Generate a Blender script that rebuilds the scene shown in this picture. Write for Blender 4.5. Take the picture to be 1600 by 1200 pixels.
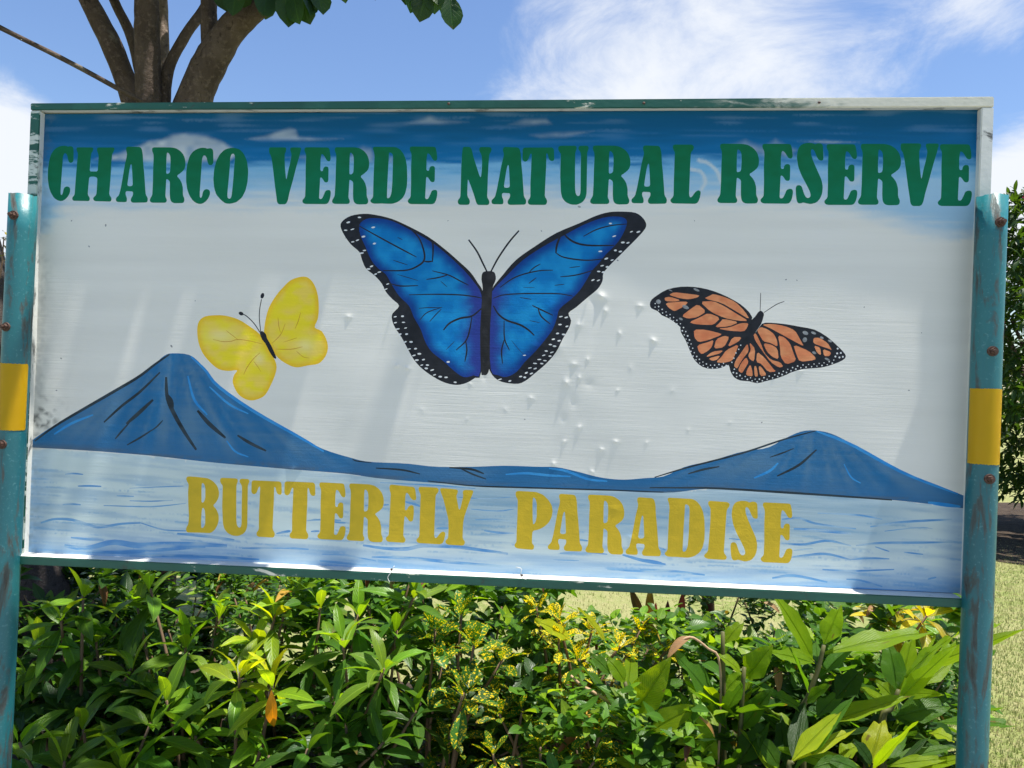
import bpy, bmesh, math, random
import numpy as np
from mathutils import Vector, Matrix, Euler
from mathutils.geometry import delaunay_2d_cdt

scene = bpy.context.scene
for o in list(bpy.data.objects):
    bpy.data.objects.remove(o, do_unlink=True)
COL = scene.collection
rnd = random.Random(7)
nrs = np.random.RandomState(11)

# ------------------------------------------------------------------ camera
EYE = Vector((0.0, 0.0, 1.5))
FPX = 1202.0                       # focal length in pixels of a 1600 px wide picture
ROLL = math.radians(2.06)
cam_d = bpy.data.cameras.new('camera')
cam_d.sensor_fit = 'HORIZONTAL'
cam_d.sensor_width = 36.0
cam_d.lens = FPX / 1600.0 * 36.0
cam_d.clip_start = 0.05
cam_d.clip_end = 3000
cam = bpy.data.objects.new('camera', cam_d)
COL.objects.link(cam)
cam.matrix_world = Matrix.Translation(EYE) @ Matrix.Rotation(math.pi / 2, 4, 'X') @ Matrix.Rotation(ROLL, 4, 'Z')
scene.camera = cam
CR, SR = math.cos(ROLL), math.sin(ROLL)

def ray(px, py):
    a = (px - 800.0) / FPX
    b = (600.0 - py) / FPX
    return Vector((a * CR - b * SR, 1.0, a * SR + b * CR))

def P(px, py, depth):
    return EYE + ray(px, py) * depth

# ------------------------------------------------------------------ sign plane
PHI = math.radians(4.6)
EU = Vector((math.cos(PHI), -math.sin(PHI), 0.0))
EN = Vector((-math.sin(PHI), -math.cos(PHI), 0.0))       # towards the viewer
EZ = Vector((0, 0, 1))
_r = ray(1500, 925)
S0 = EYE + _r * 1.874                                     # lower right inner corner of the panel

def on_sign(px, py, off=0.0):
    """point of the sign plane (moved off metres to the front) seen at a photo pixel -> (u, v)"""
    d = ray(px, py)
    o = S0 + EN * off
    t = (o - EYE).dot(EN) / d.dot(EN)
    p = EYE + d * t
    q = p - S0
    return (q.dot(EU), q.z)

def uv_world(u, v, off=0.0):
    return S0 + EU * u + EZ * v + EN * off

# ------------------------------------------------------------------ light
SUN_TILT = math.radians(14.0)
SUN_GRAZE = math.radians(2.15)
TO_SUN = (EU * math.sin(SUN_TILT) + EZ * math.cos(SUN_TILT)) * math.cos(SUN_GRAZE) + EN * math.sin(SUN_GRAZE)
TO_SUN.normalize()
sun_d = bpy.data.lights.new('sun', 'SUN')
sun_d.energy = 5.0
sun_d.angle = math.radians(0.53)
sun_d.color = (1.0, 0.95, 0.87)
sun = bpy.data.objects.new('sun', sun_d)
COL.objects.link(sun)
sun.rotation_euler = TO_SUN.to_track_quat('Z', 'Y').to_euler()
sun.location = (2, 0, 12)

SKY_STRENGTH = 0.098
EXPOSURE = 0.85
CLOUDS = [  # photo pixel of the centre, angular size, weight
    (1040, 50, 0.17, 0.24), (880, 110, 0.12, 0.14), (1290, 40, 0.17, 0.18), (1130, 130, 0.15, 0.14),
    (15, 215, 0.085, 0.55), (-60, 330, 0.14, 0.45), (1545, 25, 0.045, 0.28), (1592, 320, 0.06, 0.50),
    (420, 125, 0.07, 0.12), (1660, 360, 0.12, 0.40), (250, 20, 0.22, -0.22), (620, 60, 0.14, -0.12), (1480, 130, 0.07, -0.2), (60, 60, 0.10, -0.2)]
world = bpy.data.worlds.new('World')
scene.world = world
world.use_nodes = True
NT = world.node_tree
NT.nodes.clear()
def wn(t, **k):
    n = NT.nodes.new(t)
    for a, b in k.items():
        setattr(n, a, b)
    return n
def wmath(op, a, b=None, c=None, clamp=False):
    n = wn('ShaderNodeMath', operation=op, use_clamp=clamp)
    for i, x in enumerate((a, b, c)):
        if x is None:
            continue
        if isinstance(x, (int, float)):
            n.inputs[i].default_value = x
        else:
            NT.links.new(x, n.inputs[i])
    return n.outputs[0]
w_out = wn('ShaderNodeOutputWorld')
w_bg = wn('ShaderNodeBackground')
w_sky = wn('ShaderNodeTexSky', sky_type='NISHITA')
w_sky.sun_disc = False
w_sky.sun_elevation = math.asin(TO_SUN.z)
w_sky.sun_rotation = math.atan2(TO_SUN.x, TO_SUN.y)
w_sky.air_density = 1.15
w_sky.dust_density = 0.6
w_sky.ozone_density = 2.5
w_tc = wn('ShaderNodeTexCoord')
w_sep = wn('ShaderNodeSeparateXYZ')
NT.links.new(w_tc.outputs['Generated'], w_sep.inputs[0])
zc = wmath('ADD', wmath('MAXIMUM', w_sep.outputs['Z'], 0.02), 0.10)
w_comb = wn('ShaderNodeCombineXYZ')
NT.links.new(wmath('DIVIDE', w_sep.outputs['X'], zc), w_comb.inputs[0])
NT.links.new(wmath('DIVIDE', w_sep.outputs['Y'], zc), w_comb.inputs[1])
w_map = wn('ShaderNodeMapping')
w_map.inputs['Rotation'].default_value = (0, 0, math.radians(35))
w_map.inputs['Scale'].default_value = (1.0, 0.75, 1.0)
w_map.inputs['Location'].default_value = (3.7, 1.2, 0)
NT.links.new(w_comb.outputs[0], w_map.inputs[0])
def wnoise(scale, detail, rough, dist):
    n = wn('ShaderNodeTexNoise')
    n.inputs['Scale'].default_value = scale
    n.inputs['Detail'].default_value = detail
    n.inputs['Roughness'].default_value = rough
    n.inputs['Distortion'].default_value = dist
    NT.links.new(w_map.outputs[0], n.inputs['Vector'])
    return n.outputs['Fac']
n_big = wnoise(0.9, 5, 0.55, 0.3)
n_fine = wnoise(2.6, 10, 0.66, 0.5)
cover = None
for (px, py, size, wt) in CLOUDS:
    d = ray(px, py).normalized()
    dist = wn('ShaderNodeVectorMath', operation='DISTANCE')
    NT.links.new(w_tc.outputs['Generated'], dist.inputs[0])
    dist.inputs[1].default_value = d
    q = wmath('DIVIDE', dist.outputs['Value'], size)
    g = wmath('MULTIPLY', wmath('EXPONENT', wmath('MULTIPLY', wmath('MULTIPLY', q, q), -1.0)), wt)
    cover = g if cover is None else wmath('ADD', cover, g)
dens = wmath('ADD', wmath('ADD', wmath('MULTIPLY', n_big, 0.55), wmath('MULTIPLY', n_fine, 0.85)), cover)
w_hor = wn('ShaderNodeMapRange', interpolation_type='SMOOTHSTEP')
NT.links.new(w_sep.outputs['Z'], w_hor.inputs['Value'])
w_hor.inputs['From Min'].default_value = 0.0
w_hor.inputs['From Max'].default_value = 0.10
dens = wmath('MULTIPLY', dens, w_hor.outputs[0])
w_ramp = wn('ShaderNodeMapRange', interpolation_type='SMOOTHSTEP')
NT.links.new(dens, w_ramp.inputs['Value'])
w_ramp.inputs['From Min'].default_value = 0.80
w_ramp.inputs['From Max'].default_value = 1.22
w_ramp.inputs['To Max'].default_value = 0.96
w_hsv = wn('ShaderNodeHueSaturation')
w_hsv.inputs['Saturation'].default_value = 1.12
w_hsv.inputs['Hue'].default_value = 0.508
NT.links.new(w_sky.outputs[0], w_hsv.inputs['Color'])
w_mix = wn('ShaderNodeMix', data_type='RGBA')
NT.links.new(w_ramp.outputs[0], w_mix.inputs['Factor'])
NT.links.new(w_hsv.outputs[0], w_mix.inputs['A'])
w_mix.inputs['B'].default_value = (5.3, 5.5, 5.8, 1)
NT.links.new(w_mix.outputs['Result'], w_bg.inputs['Color'])
w_bg.inputs['Strength'].default_value = SKY_STRENGTH
NT.links.new(w_bg.outputs[0], w_out.inputs[0])

vs = scene.view_settings
vs.view_transform = 'Standard'
vs.look = 'None'
vs.exposure = EXPOSURE
vs.gamma = 1.0
vs.use_curve_mapping = False
scene.render.engine = 'CYCLES'
scene.cycles.max_bounces = 8
scene.cycles.transparent_max_bounces = 8

# ------------------------------------------------------------------ helpers
class MatB:
    def __init__(self, name):
        self.m = bpy.data.materials.new(name)
        self.m.use_nodes = True
        self.nt = self.m.node_tree
        self.nt.nodes.clear()
        self.out = self.n('ShaderNodeOutputMaterial')
    def n(self, t, **k):
        x = self.nt.nodes.new(t)
        for a, b in k.items():
            setattr(x, a, b)
        return x
    def l(self, a, b):
        self.nt.links.new(a, b)
    def put(self, sock, x):
        if isinstance(x, bpy.types.NodeSocket):
            self.l(x, sock)
        else:
            if isinstance(x, tuple) and len(x) == 3 and sock.type == 'RGBA':
                x = x + (1.0,)
            sock.default_value = x
    def math(self, op, a, b=0.0, clamp=False):
        x = self.n('ShaderNodeMath', operation=op, use_clamp=clamp)
        self.put(x.inputs[0], a)
        self.put(x.inputs[1], b)
        return x.outputs[0]
    def mix(self, f, a, b, blend='MIX'):
        x = self.n('ShaderNodeMix', data_type='RGBA', blend_type=blend)
        self.put(x.inputs['Factor'], f)
        self.put(x.inputs['A'], a)
        self.put(x.inputs['B'], b)
        return x.outputs['Result']
    def coord(self, kind='Object', scale=(1, 1, 1), rot=(0, 0, 0), loc=(0, 0, 0)):
        t = self.n('ShaderNodeTexCoord')
        m = self.n('ShaderNodeMapping')
        m.inputs['Scale'].default_value = scale
        m.inputs['Rotation'].default_value = rot
        m.inputs['Location'].default_value = loc
        self.l(t.outputs[kind], m.inputs[0])
        return m.outputs[0]
    def noise(self, vec, scale=5.0, detail=4.0, rough=0.55, dist=0.0):
        x = self.n('ShaderNodeTexNoise')
        if vec is not None:
            self.l(vec, x.inputs['Vector'])
        x.inputs['Scale'].default_value = scale
        x.inputs['Detail'].default_value = detail
        x.inputs['Roughness'].default_value = rough
        x.inputs['Distortion'].default_value = dist
        return x.outputs['Fac']
    def step(self, x, a, b, lo=0.0, hi=1.0):
        r = self.n('ShaderNodeMapRange', interpolation_type='SMOOTHSTEP')
        self.put(r.inputs['Value'], x)
        r.inputs['From Min'].default_value = a
        r.inputs['From Max'].default_value = b
        r.inputs['To Min'].default_value = lo
        r.inputs['To Max'].default_value = hi
        return r.outputs[0]
    def bump(self, h, strength=0.3, dist=0.01, normal=None):
        b = self.n('ShaderNodeBump')
        b.inputs['Strength'].default_value = strength
        b.inputs['Distance'].default_value = dist
        self.l(h, b.inputs['Height'])
        if normal is not None:
            self.l(normal, b.inputs['Normal'])
        return b.outputs[0]
    def pbr(self, col, rough=0.5, normal=None, spec=0.5, metal=0.0, coat=0.0):
        p = self.n('ShaderNodeBsdfPrincipled')
        self.put(p.inputs['Base Color'], col)
        self.put(p.inputs['Roughness'], rough)
        self.put(p.inputs['Specular IOR Level'], spec)
        self.put(p.inputs['Metallic'], metal)
        p.inputs['Coat Weight'].default_value = coat
        if normal is not None:
            self.l(normal, p.inputs['Normal'])
        return p
    def finish(self, shader):
        self.l(shader.outputs[0], self.out.inputs[0])
        return self.m

def link(name, data, parent=None, mats=()):
    o = bpy.data.objects.new(name, data)
    COL.objects.link(o)
    for m in mats:
        data.materials.append(m)
    if parent is not None:
        o.parent = parent
    return o

def thing(name, label, cat, loc, group=None):
    o = bpy.data.objects.new(name, None)
    o.empty_display_size = 0.1
    COL.objects.link(o)
    o.location = loc
    o['label'] = label
    o['category'] = cat
    if group:
        o['group'] = group
    return o

def bm_mesh(name, bm, smooth=False):
    me = bpy.data.meshes.new(name)
    bm.normal_update()
    bm.to_mesh(me)
    bm.free()
    if smooth:
        me.shade_smooth()
    return me

def tube_mesh(name, pts, radii, seg=8, cap=True, bumpy=0.0, seed=0):
    """tapered tube along points (Vectors)"""
    rr = random.Random(seed)
    bm = bmesh.new()
    rings = []
    prev = None
    n = len(pts)
    for i, p in enumerate(pts):
        t = (pts[min(i + 1, n - 1)] - pts[max(i - 1, 0)]).normalized()
        if prev is None:
            a = t.cross(Vector((0.31, 0.87, 0.2)))
            if a.length < 1e-3:
                a = t.cross(Vector((1, 0, 0)))
            a.normalize()
        else:
            a = (prev - t * prev.dot(t)).normalized()
        prev = a
        b = t.cross(a)
        ring = []
        for k in range(seg):
            th = 2 * math.pi * k / seg
            r = radii[i] * (1 + bumpy * rr.uniform(-1, 1))
            ring.append(bm.verts.new(p + (a * math.cos(th) + b * math.sin(th)) * r))
        rings.append(ring)
    for i in range(n - 1):
        for k in range(seg):
            bm.faces.new((rings[i][k], rings[i][(k + 1) % seg], rings[i + 1][(k + 1) % seg], rings[i + 1][k]))
    if cap:
        bm.faces.new(list(reversed(rings[0])))
        bm.faces.new(rings[-1])
    me = bm_mesh(name, bm, True)
    return me

def spline(ctrl, n):
    """Catmull-Rom through control points (Vectors or tuples)"""
    c = [np.array(p, float) for p in ctrl]
    c = [2 * c[0] - c[1]] + c + [2 * c[-1] - c[-2]]
    out = []
    m = len(c) - 3
    for i in range(n):
        s = i / (n - 1) * m
        k = min(int(s), m - 1)
        t = s - k
        p0, p1, p2, p3 = c[k:k + 4]
        out.append(0.5 * ((2 * p1) + (-p0 + p2) * t + (2 * p0 - 5 * p1 + 4 * p2 - p3) * t * t + (-p0 + 3 * p1 - 3 * p2 + p3) * t ** 3))
    return out

# ------------------------------------------------------------------ sign artwork outlines (read off the real sign, turned into metres on its plane)
def closed_spline(pts, sub=3):
    c = [np.array(p, float) for p in pts]
    n = len(c)
    out = []
    for i in range(n):
        p0, p1, p2, p3 = c[i - 1], c[i], c[(i + 1) % n], c[(i + 2) % n]
        for j in range(sub):
            t = j / sub
            out.append(0.5 * ((2 * p1) + (-p0 + p2) * t + (2 * p0 - 5 * p1 + 4 * p2 - p3) * t * t + (-p0 + 3 * p1 - 3 * p2 + p3) * t ** 3))
    return out

def chaikin(pts, cut=0.22, maxlen=14):
    """rounds the corners a little; long edges keep straight middles"""
    out = []
    n = len(pts)
    c = [np.array(p, float) for p in pts]
    for i in range(n):
        a, b = c[i], c[(i + 1) % n]
        L = np.linalg.norm(b - a) + 1e-9
        k = min(cut, maxlen / L)
        out.append(a + (b - a) * k)
        out.append(b - (b - a) * k)
    return out

GLYPH = {
 'C': [[(260,70),(320,72),(345,85),(380,75),(415,85),(430,120),(430,290),(415,315),(385,325),(360,310),(345,260),(335,210),(310,180),(290,185),(272,230),(262,380),(250,560),(240,700),(238,780),(250,800),(270,780),(280,720),(300,680),(335,668),(370,680),(385,710),(380,760),(350,820),(305,865),(255,888),(200,880),(140,840),(90,760),(62,680),(46,560),(48,420),(65,300),(95,195),(140,130),(195,90)]],
 'H': [[(462,110),(475,95),(710,95),(725,110),(715,150),(695,175),(685,230),(668,450),(790,450),(805,230),(798,190),(780,150),(778,110),(795,95),(1040,95),(1050,115),(1035,155),(1012,190),(1000,300),(985,560),(965,790),(1000,835),(1000,870),(985,892),(745,888),(722,860),(725,835),(770,795),(782,640),(785,545),(750,528),(700,525),(662,535),(650,660),(640,795),(670,835),(672,870),(655,888),(420,885),(403,862),(405,835),(440,795),(450,640),(470,380),(485,200),(480,170),(465,140)]],
 'A': [[(1195,105),(1215,85),(1400,90),(1425,115),(1440,190),(1445,320),(1460,480),(1480,790),(1510,835),(1510,880),(1495,905),(1280,910),(1258,885),(1258,850),(1290,800),(1292,745),(1250,742),(1185,738),(1180,790),(1202,840),(1200,890),(1180,902),(1055,900),(1038,875),(1042,840),(1085,800),(1110,700),(1140,540),(1175,340),(1200,240),(1208,190),(1195,140)],
       [(1262,340),(1275,350),(1283,500),(1288,655),(1250,668),(1207,660),(1220,560),(1245,400)]],
 'R': [[(115,120),(130,97),(400,97),(470,110),(540,155),(585,215),(608,300),(605,380),(585,430),(530,480),(478,515),(520,560),(550,610),(570,690),(570,800),(592,850),(590,890),(570,915),(440,918),(400,900),(380,860),(375,780),(378,600),(355,575),(325,560),(318,680),(310,820),(330,860),(330,890),(310,912),(105,912),(80,890),(78,860),(115,800),(125,620),(130,420),(138,250),(135,195),(118,160)],
       [(335,170),(365,185),(385,225),(388,330),(380,460),(360,482),(325,488),(325,400),(328,250)]],
 'O': [[(1320,100),(1400,120),(1460,180),(1510,290),(1530,440),(1520,600),(1490,730),(1440,830),(1360,900),(1270,925),(1195,920),(1130,870),(1060,790),(1030,690),(1018,560),(1030,420),(1060,300),(1110,200),(1180,130),(1250,105)],
       [(1305,185),(1325,195),(1335,240),(1325,360),(1310,560),(1295,720),(1285,810),(1270,845),(1245,850),(1225,830),(1225,760),(1240,600),(1258,380),(1265,250),(1280,200)]],
 'V': [[(95,110),(110,95),(340,95),(352,115),(345,160),(328,190),(328,300),(335,420),(350,560),(358,560),(380,440),(410,320),(430,200),(412,150),(408,110),(425,95),(560,95),(572,115),(560,160),(545,220),(500,380),(450,580),(400,760),(375,880),(345,930),(240,932),(215,895),(210,840),(185,660),(160,440),(140,290),(125,220),(98,180)]],
 'E': [[(615,115),(630,95),(960,95),(980,110),(995,190),(1000,265),(990,295),(965,300),(940,285),(905,220),(880,195),(862,195),(850,280),(848,440),(885,445),(890,400),(915,375),(950,375),(968,395),(965,590),(945,610),(910,605),(890,570),(870,540),(845,535),(840,640),(830,850),(870,855),(900,790),(920,735),(955,718),(990,722),(1003,750),(998,810),(985,870),(960,915),(930,928),(620,928),(588,905),(585,870),(625,830),(632,640),(632,400),(640,230),(635,190),(615,150)]],
 'D': [[(395,110),(415,88),(740,90),(800,120),(850,180),(885,260),(905,370),(910,530),(905,660),(880,770),(840,840),(770,895),(690,922),(600,922),(520,918),(460,922),(400,920),(365,900),(358,870),(400,830),(405,640),(415,400),(425,220),(415,160)],
       [(640,165),(690,185),(700,230),(695,400),(688,600),(675,760),(650,830),(610,845),(608,780),(618,560),(630,350)]],
 'N': [[(150,130),(170,120),(250,122),(270,160),(290,250),(325,360),(370,500),(388,525),(400,440),(405,300),(395,220),(365,170),(370,130),(390,122),(510,122),(530,140),(525,180),(500,215),(490,330),(480,520),(475,700),(470,780),(500,830),(500,860),(485,885),(345,885),(325,850),(300,760),(250,620),(218,540),(212,640),(210,770),(243,820),(243,860),(225,885),(105,885),(85,860),(85,825),(118,785),(125,600),(130,400),(140,220)]],
 'T': [[(940,150),(960,128),(1340,125),(1362,150),(1365,290),(1345,305),(1310,300),(1290,270),(1275,205),(1258,200),(1255,400),(1245,600),(1238,770),(1270,820),(1268,855),(1250,882),(1035,882),(1012,860),(1012,825),(1045,785),(1045,600),(1055,400),(1062,215),(1050,205),(1035,230),(1015,290),(985,315),(955,310),(938,285),(940,200)]],
 'U': [[(78,95),(95,80),(255,80),(265,95),(262,120),(250,150),(248,300),(248,500),(255,560),(275,583),(295,575),(303,540),(305,350),(308,170),(300,140),(280,115),(285,90),(300,80),(375,80),(388,100),(378,130),(370,150),(368,350),(365,560),(350,610),(320,645),(270,668),(210,668),(155,645),(120,605),(105,550),(98,380),(105,160),(90,145),(78,120)]],
 'L': [[(1222,90),(1235,70),(1415,70),(1435,90),(1428,120),(1402,150),(1395,300),(1385,570),(1395,600),(1415,590),(1440,550),(1470,525),(1495,530),(1502,550),(1490,610),(1475,645),(1450,662),(1220,660),(1200,640),(1200,620),(1230,590),(1235,400),(1245,150),(1228,120)]],
 'S': [[(1050,80),(1110,62),(1180,65),(1210,80),(1245,65),(1285,70),(1305,90),(1312,250),(1300,272),(1260,268),(1235,235),(1205,160),(1180,135),(1160,145),(1165,210),(1190,280),(1240,390),(1290,500),(1305,580),(1298,660),(1275,720),(1230,770),(1160,790),(1105,780),(1070,770),(1040,782),(1005,780),(988,740),(980,660),(978,600),(990,570),(1020,562),(1050,575),(1065,620),(1085,680),(1110,715),(1140,715),(1160,690),(1150,640),(1110,560),(1050,450),(1010,350),(992,240),(1000,160),(1020,110)]],
 'B': [[(80,110),(110,85),(250,90),(420,105),(500,150),(560,215),(588,300),(580,380),(545,450),(490,505),(545,560),(578,640),(580,720),(555,800),(510,870),(450,912),(300,910),(100,912),(75,890),(78,840),(110,790),(120,680),(110,480),(108,320),(118,200),(85,150)],
       [(330,175),(355,190),(375,250),(372,400),(350,460),(315,468),(315,300),(320,200)], [(330,535),(360,560),(370,640),(368,780),(345,830),(310,845),(305,760),(315,600)]],
 'F': [[(175,140),(195,110),(310,120),(480,135),(540,140),(560,180),(575,310),(560,335),(520,335),(485,300),(455,240),(425,225),(412,280),(405,485),(430,480),(460,425),(500,405),(535,420),(538,520),(525,630),(500,650),(465,645),(440,600),(400,565),(390,680),(380,860),(412,900),(410,935),(390,960),(150,948),(120,915),(125,885),(165,850),(172,700),(185,450),(195,240),(178,190)]],
 'P': [[(130,140),(155,112),(330,118),(450,125),(550,165),(630,240),(675,310),(692,390),(675,490),(630,570),(560,630),(480,670),(390,690),(382,760),(380,870),(412,900),(410,940),(390,965),(160,948),(118,925),(118,885),(145,860),(150,700),(160,450),(165,240),(135,190)],
       [(395,200),(430,220),(450,290),(450,480),(430,570),(395,600),(390,480),(388,300)]],
 'Y': [[(922,165),(950,155),(1080,165),(1175,175),(1190,195),(1180,235),(1165,270),(1175,330),(1200,470),(1218,470),(1240,380),(1265,270),(1255,210),(1275,180),(1390,180),(1415,195),(1405,235),(1370,320),(1330,430),(1280,580),(1262,680),(1255,900),(1288,945),(1285,980),(1260,1008),(1030,995),(1000,965),(1005,930),(1040,900),(1048,760),(1045,620),(1010,470),(970,310),(935,220)]],
 'I': [[(388,125),(405,100),(640,115),(668,140),(660,175),(630,215),(622,300),(605,560),(590,780),(628,830),(625,860),(600,875),(380,865),(338,840),(340,810),(385,770),(400,620),(418,360),(420,200),(392,155)]],
}
# skew of the traced sample of each letter (baseline slope) so that it can be straightened
BASE_SLOPE = {'B': .02, 'F': .035, 'P': .035, 'Y': .04, 'I': .04}
def unit_glyph(ch):
    polys = GLYPH[ch]
    sl = BASE_SLOPE.get(ch, 0.0)
    allp = [(x + 0.036 * y, y - sl * x) for pl in polys for (x, y) in pl]
    xs = [p[0] for p in allp]; ys = [p[1] for p in allp]
    x0, x1, y0, y1 = min(xs), max(xs), min(ys), max(ys)
    res = []
    for pl in polys:
        q = chaikin(pl, 0.25, 12 * (y1 - y0) / 600)
        res.append([((x + 0.036 * y - x0) / (x1 - x0), (y1 - (y - sl * x)) / (y1 - y0)) for (x, y) in q])
    return res
UG = {c: unit_glyph(c) for c in GLYPH}
# letter, left, right (both at the baseline), top y, base y, base slope
GREEN = [('C',73.2,112.6,227.4,314.4),('H',113,176.2,230.1,314.6),('A',180.5,230.4,229,316.5),('R',233.5,288,230.1,317.3),('C',289.3,330.9,230.6,318.8),('O',331.8,386,230.6,318.3),
 ('V',417,467.5,230,319.3),('E',472.2,516.3,230,318.8),('R',518.6,575.2,230,319.3),('D',578.3,635,229.6,318.3),('E',636.9,682.9,229,319),
 ('N',715.1,765,229.3,320.1),('A',767.7,822,229.3,320.1),('T',813.4,863.5,229.8,320.1),('U',869,917,227.5,319.7),('R',921.7,983,227.5,319.4),('A',986.3,1041.7,227.2,318.8),('L',1047.2,1094.4,226,318.4),
 ('R',1120.5,1184,224.5,318),('E',1187.8,1238.6,224.5,318),('S',1242.5,1285,223,318.7),('E',1288,1339,225,320),('R',1340.3,1405.6,224.6,320.6),('V',1403.5,1463.5,224,322),('E',1464.7,1517.6,225.3,322)]
YELLOW = [('B',288,341,744,831.9),('U',341,387,746.2,836),('T',390,438,750,838),('T',441.5,490.5,751.5,840.6),('E',495.8,540,753.3,842),('R',541.8,598.3,754.9,844.7),('F',602.8,648.5,756.5,846.5),('L',650.6,695.7,760,848.5),('Y',684.5,737,762,850.5),
 ('P',802.2,861.5,766.7,857.5),('A',855.7,909.5,770.4,859.5),('R',914.3,973.6,772.4,864),('A',977.2,1032.4,775.7,867),('D',1038,1099.5,777,869.5),('I',1099.8,1137,781.9,873),('S',1140,1182,781.3,876),('E',1188,1237.5,784.5,878)]

def letter_polys(inst, slope):
    ch, xl, xr, yt, yb = inst
    h = yb - yt
    out = []
    for pl in UG[ch]:
        out.append([(xl + s * (xr - xl) + t * h * 0.036, yb + slope * s * (xr - xl) - t * h) for (s, t) in pl])
    return out

def zt(pts, ox, oy, k):
    return [(ox + x * k, oy + y * k) for (x, y) in pts]

REG = []      # painted regions: dict(key, obj, polys(px), col, soft)
def region(key, polys, mat):
    REG.append(dict(key=key, polys=polys, mat=mat))

def stroke(pts, w, taper=0.35, n=None):
    """brush stroke outline: thinner at both ends"""
    n = n or max(6, 3 * len(pts))
    c = spline(pts, n)
    L, R = [], []
    for i in range(n):
        a = c[max(i - 1, 0)]; b = c[min(i + 1, n - 1)]
        t = (b - a) / (np.linalg.norm(b - a) + 1e-9)
        nn = np.array([-t[1], t[0]])
        s = i / (n - 1)
        ww = 0.5 * w * (taper + (1 - taper) * math.sin(math.pi * min(1, max(0, 0.08 + 0.84 * s))) ** 0.7)
        L.append(c[i] + nn * ww)
        R.append(c[i] - nn * ww)
    return L + R[::-1]

def ell(cx, cy, rx, ry, n=8, rot=0.0):
    return [(cx + rx * math.cos(2 * math.pi * k / n + 0.3) * math.cos(rot) - ry * math.sin(2 * math.pi * k / n + 0.3) * math.sin(rot),
             cy + rx * math.cos(2 * math.pi * k / n + 0.3) * math.sin(rot) + ry * math.sin(2 * math.pi * k / n + 0.3) * math.cos(rot)) for k in range(n)]

# --- landscape
ridge = [(44,692),(79,668),(135,635),(175.5,611),(216,587),(240,570.5),(256.5,556),(270,552),(297,555),(317,572),(337.5,597.5),(364.5,619),(398,641),(432,662),(472.5,683.6),(506,702),(550.6,715.7),(577.6,721.4),(635,724),(682,729),(743,729),(787,727.5),(837.5,729),(871,730),(905,737.6),(938.8,746),(972.5,749.4),(1006,747),(1037.5,743.8),(1071,728.8),(1112.5,719.4),(1157.5,706),(1198.8,699.5),(1225,685.6),(1251,674.4),(1273.8,672.5),(1300,678),(1330,693),(1375,717.5),(1412.5,738),(1457.5,755),(1510,776)]
shore = [(1510,795),(1412.5,783),(1337.5,777.5),(1225,769),(1112,763.5),(1040,769.7),(938.8,766),(837.5,761.5),(736,758),(601,748),(540,740),(438.8,732),(337,723),(236,712),(135,704),(44,699)]
SHORE_X = np.array([p[0] for p in shore[::-1]]); SHORE_Y = np.array([p[1] for p in shore[::-1]])
rs = spline(ridge, 130); ss = spline(shore, 60)
mount = [tuple(p) for p in rs] + [tuple(p) for p in ss]
A4 = lambda pts: zt(pts, 0, 530, .3375)
A5 = lambda pts: zt(pts, 500, 660, .3375)
A6 = lambda pts: zt(pts, 1000, 650, .375)
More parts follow.
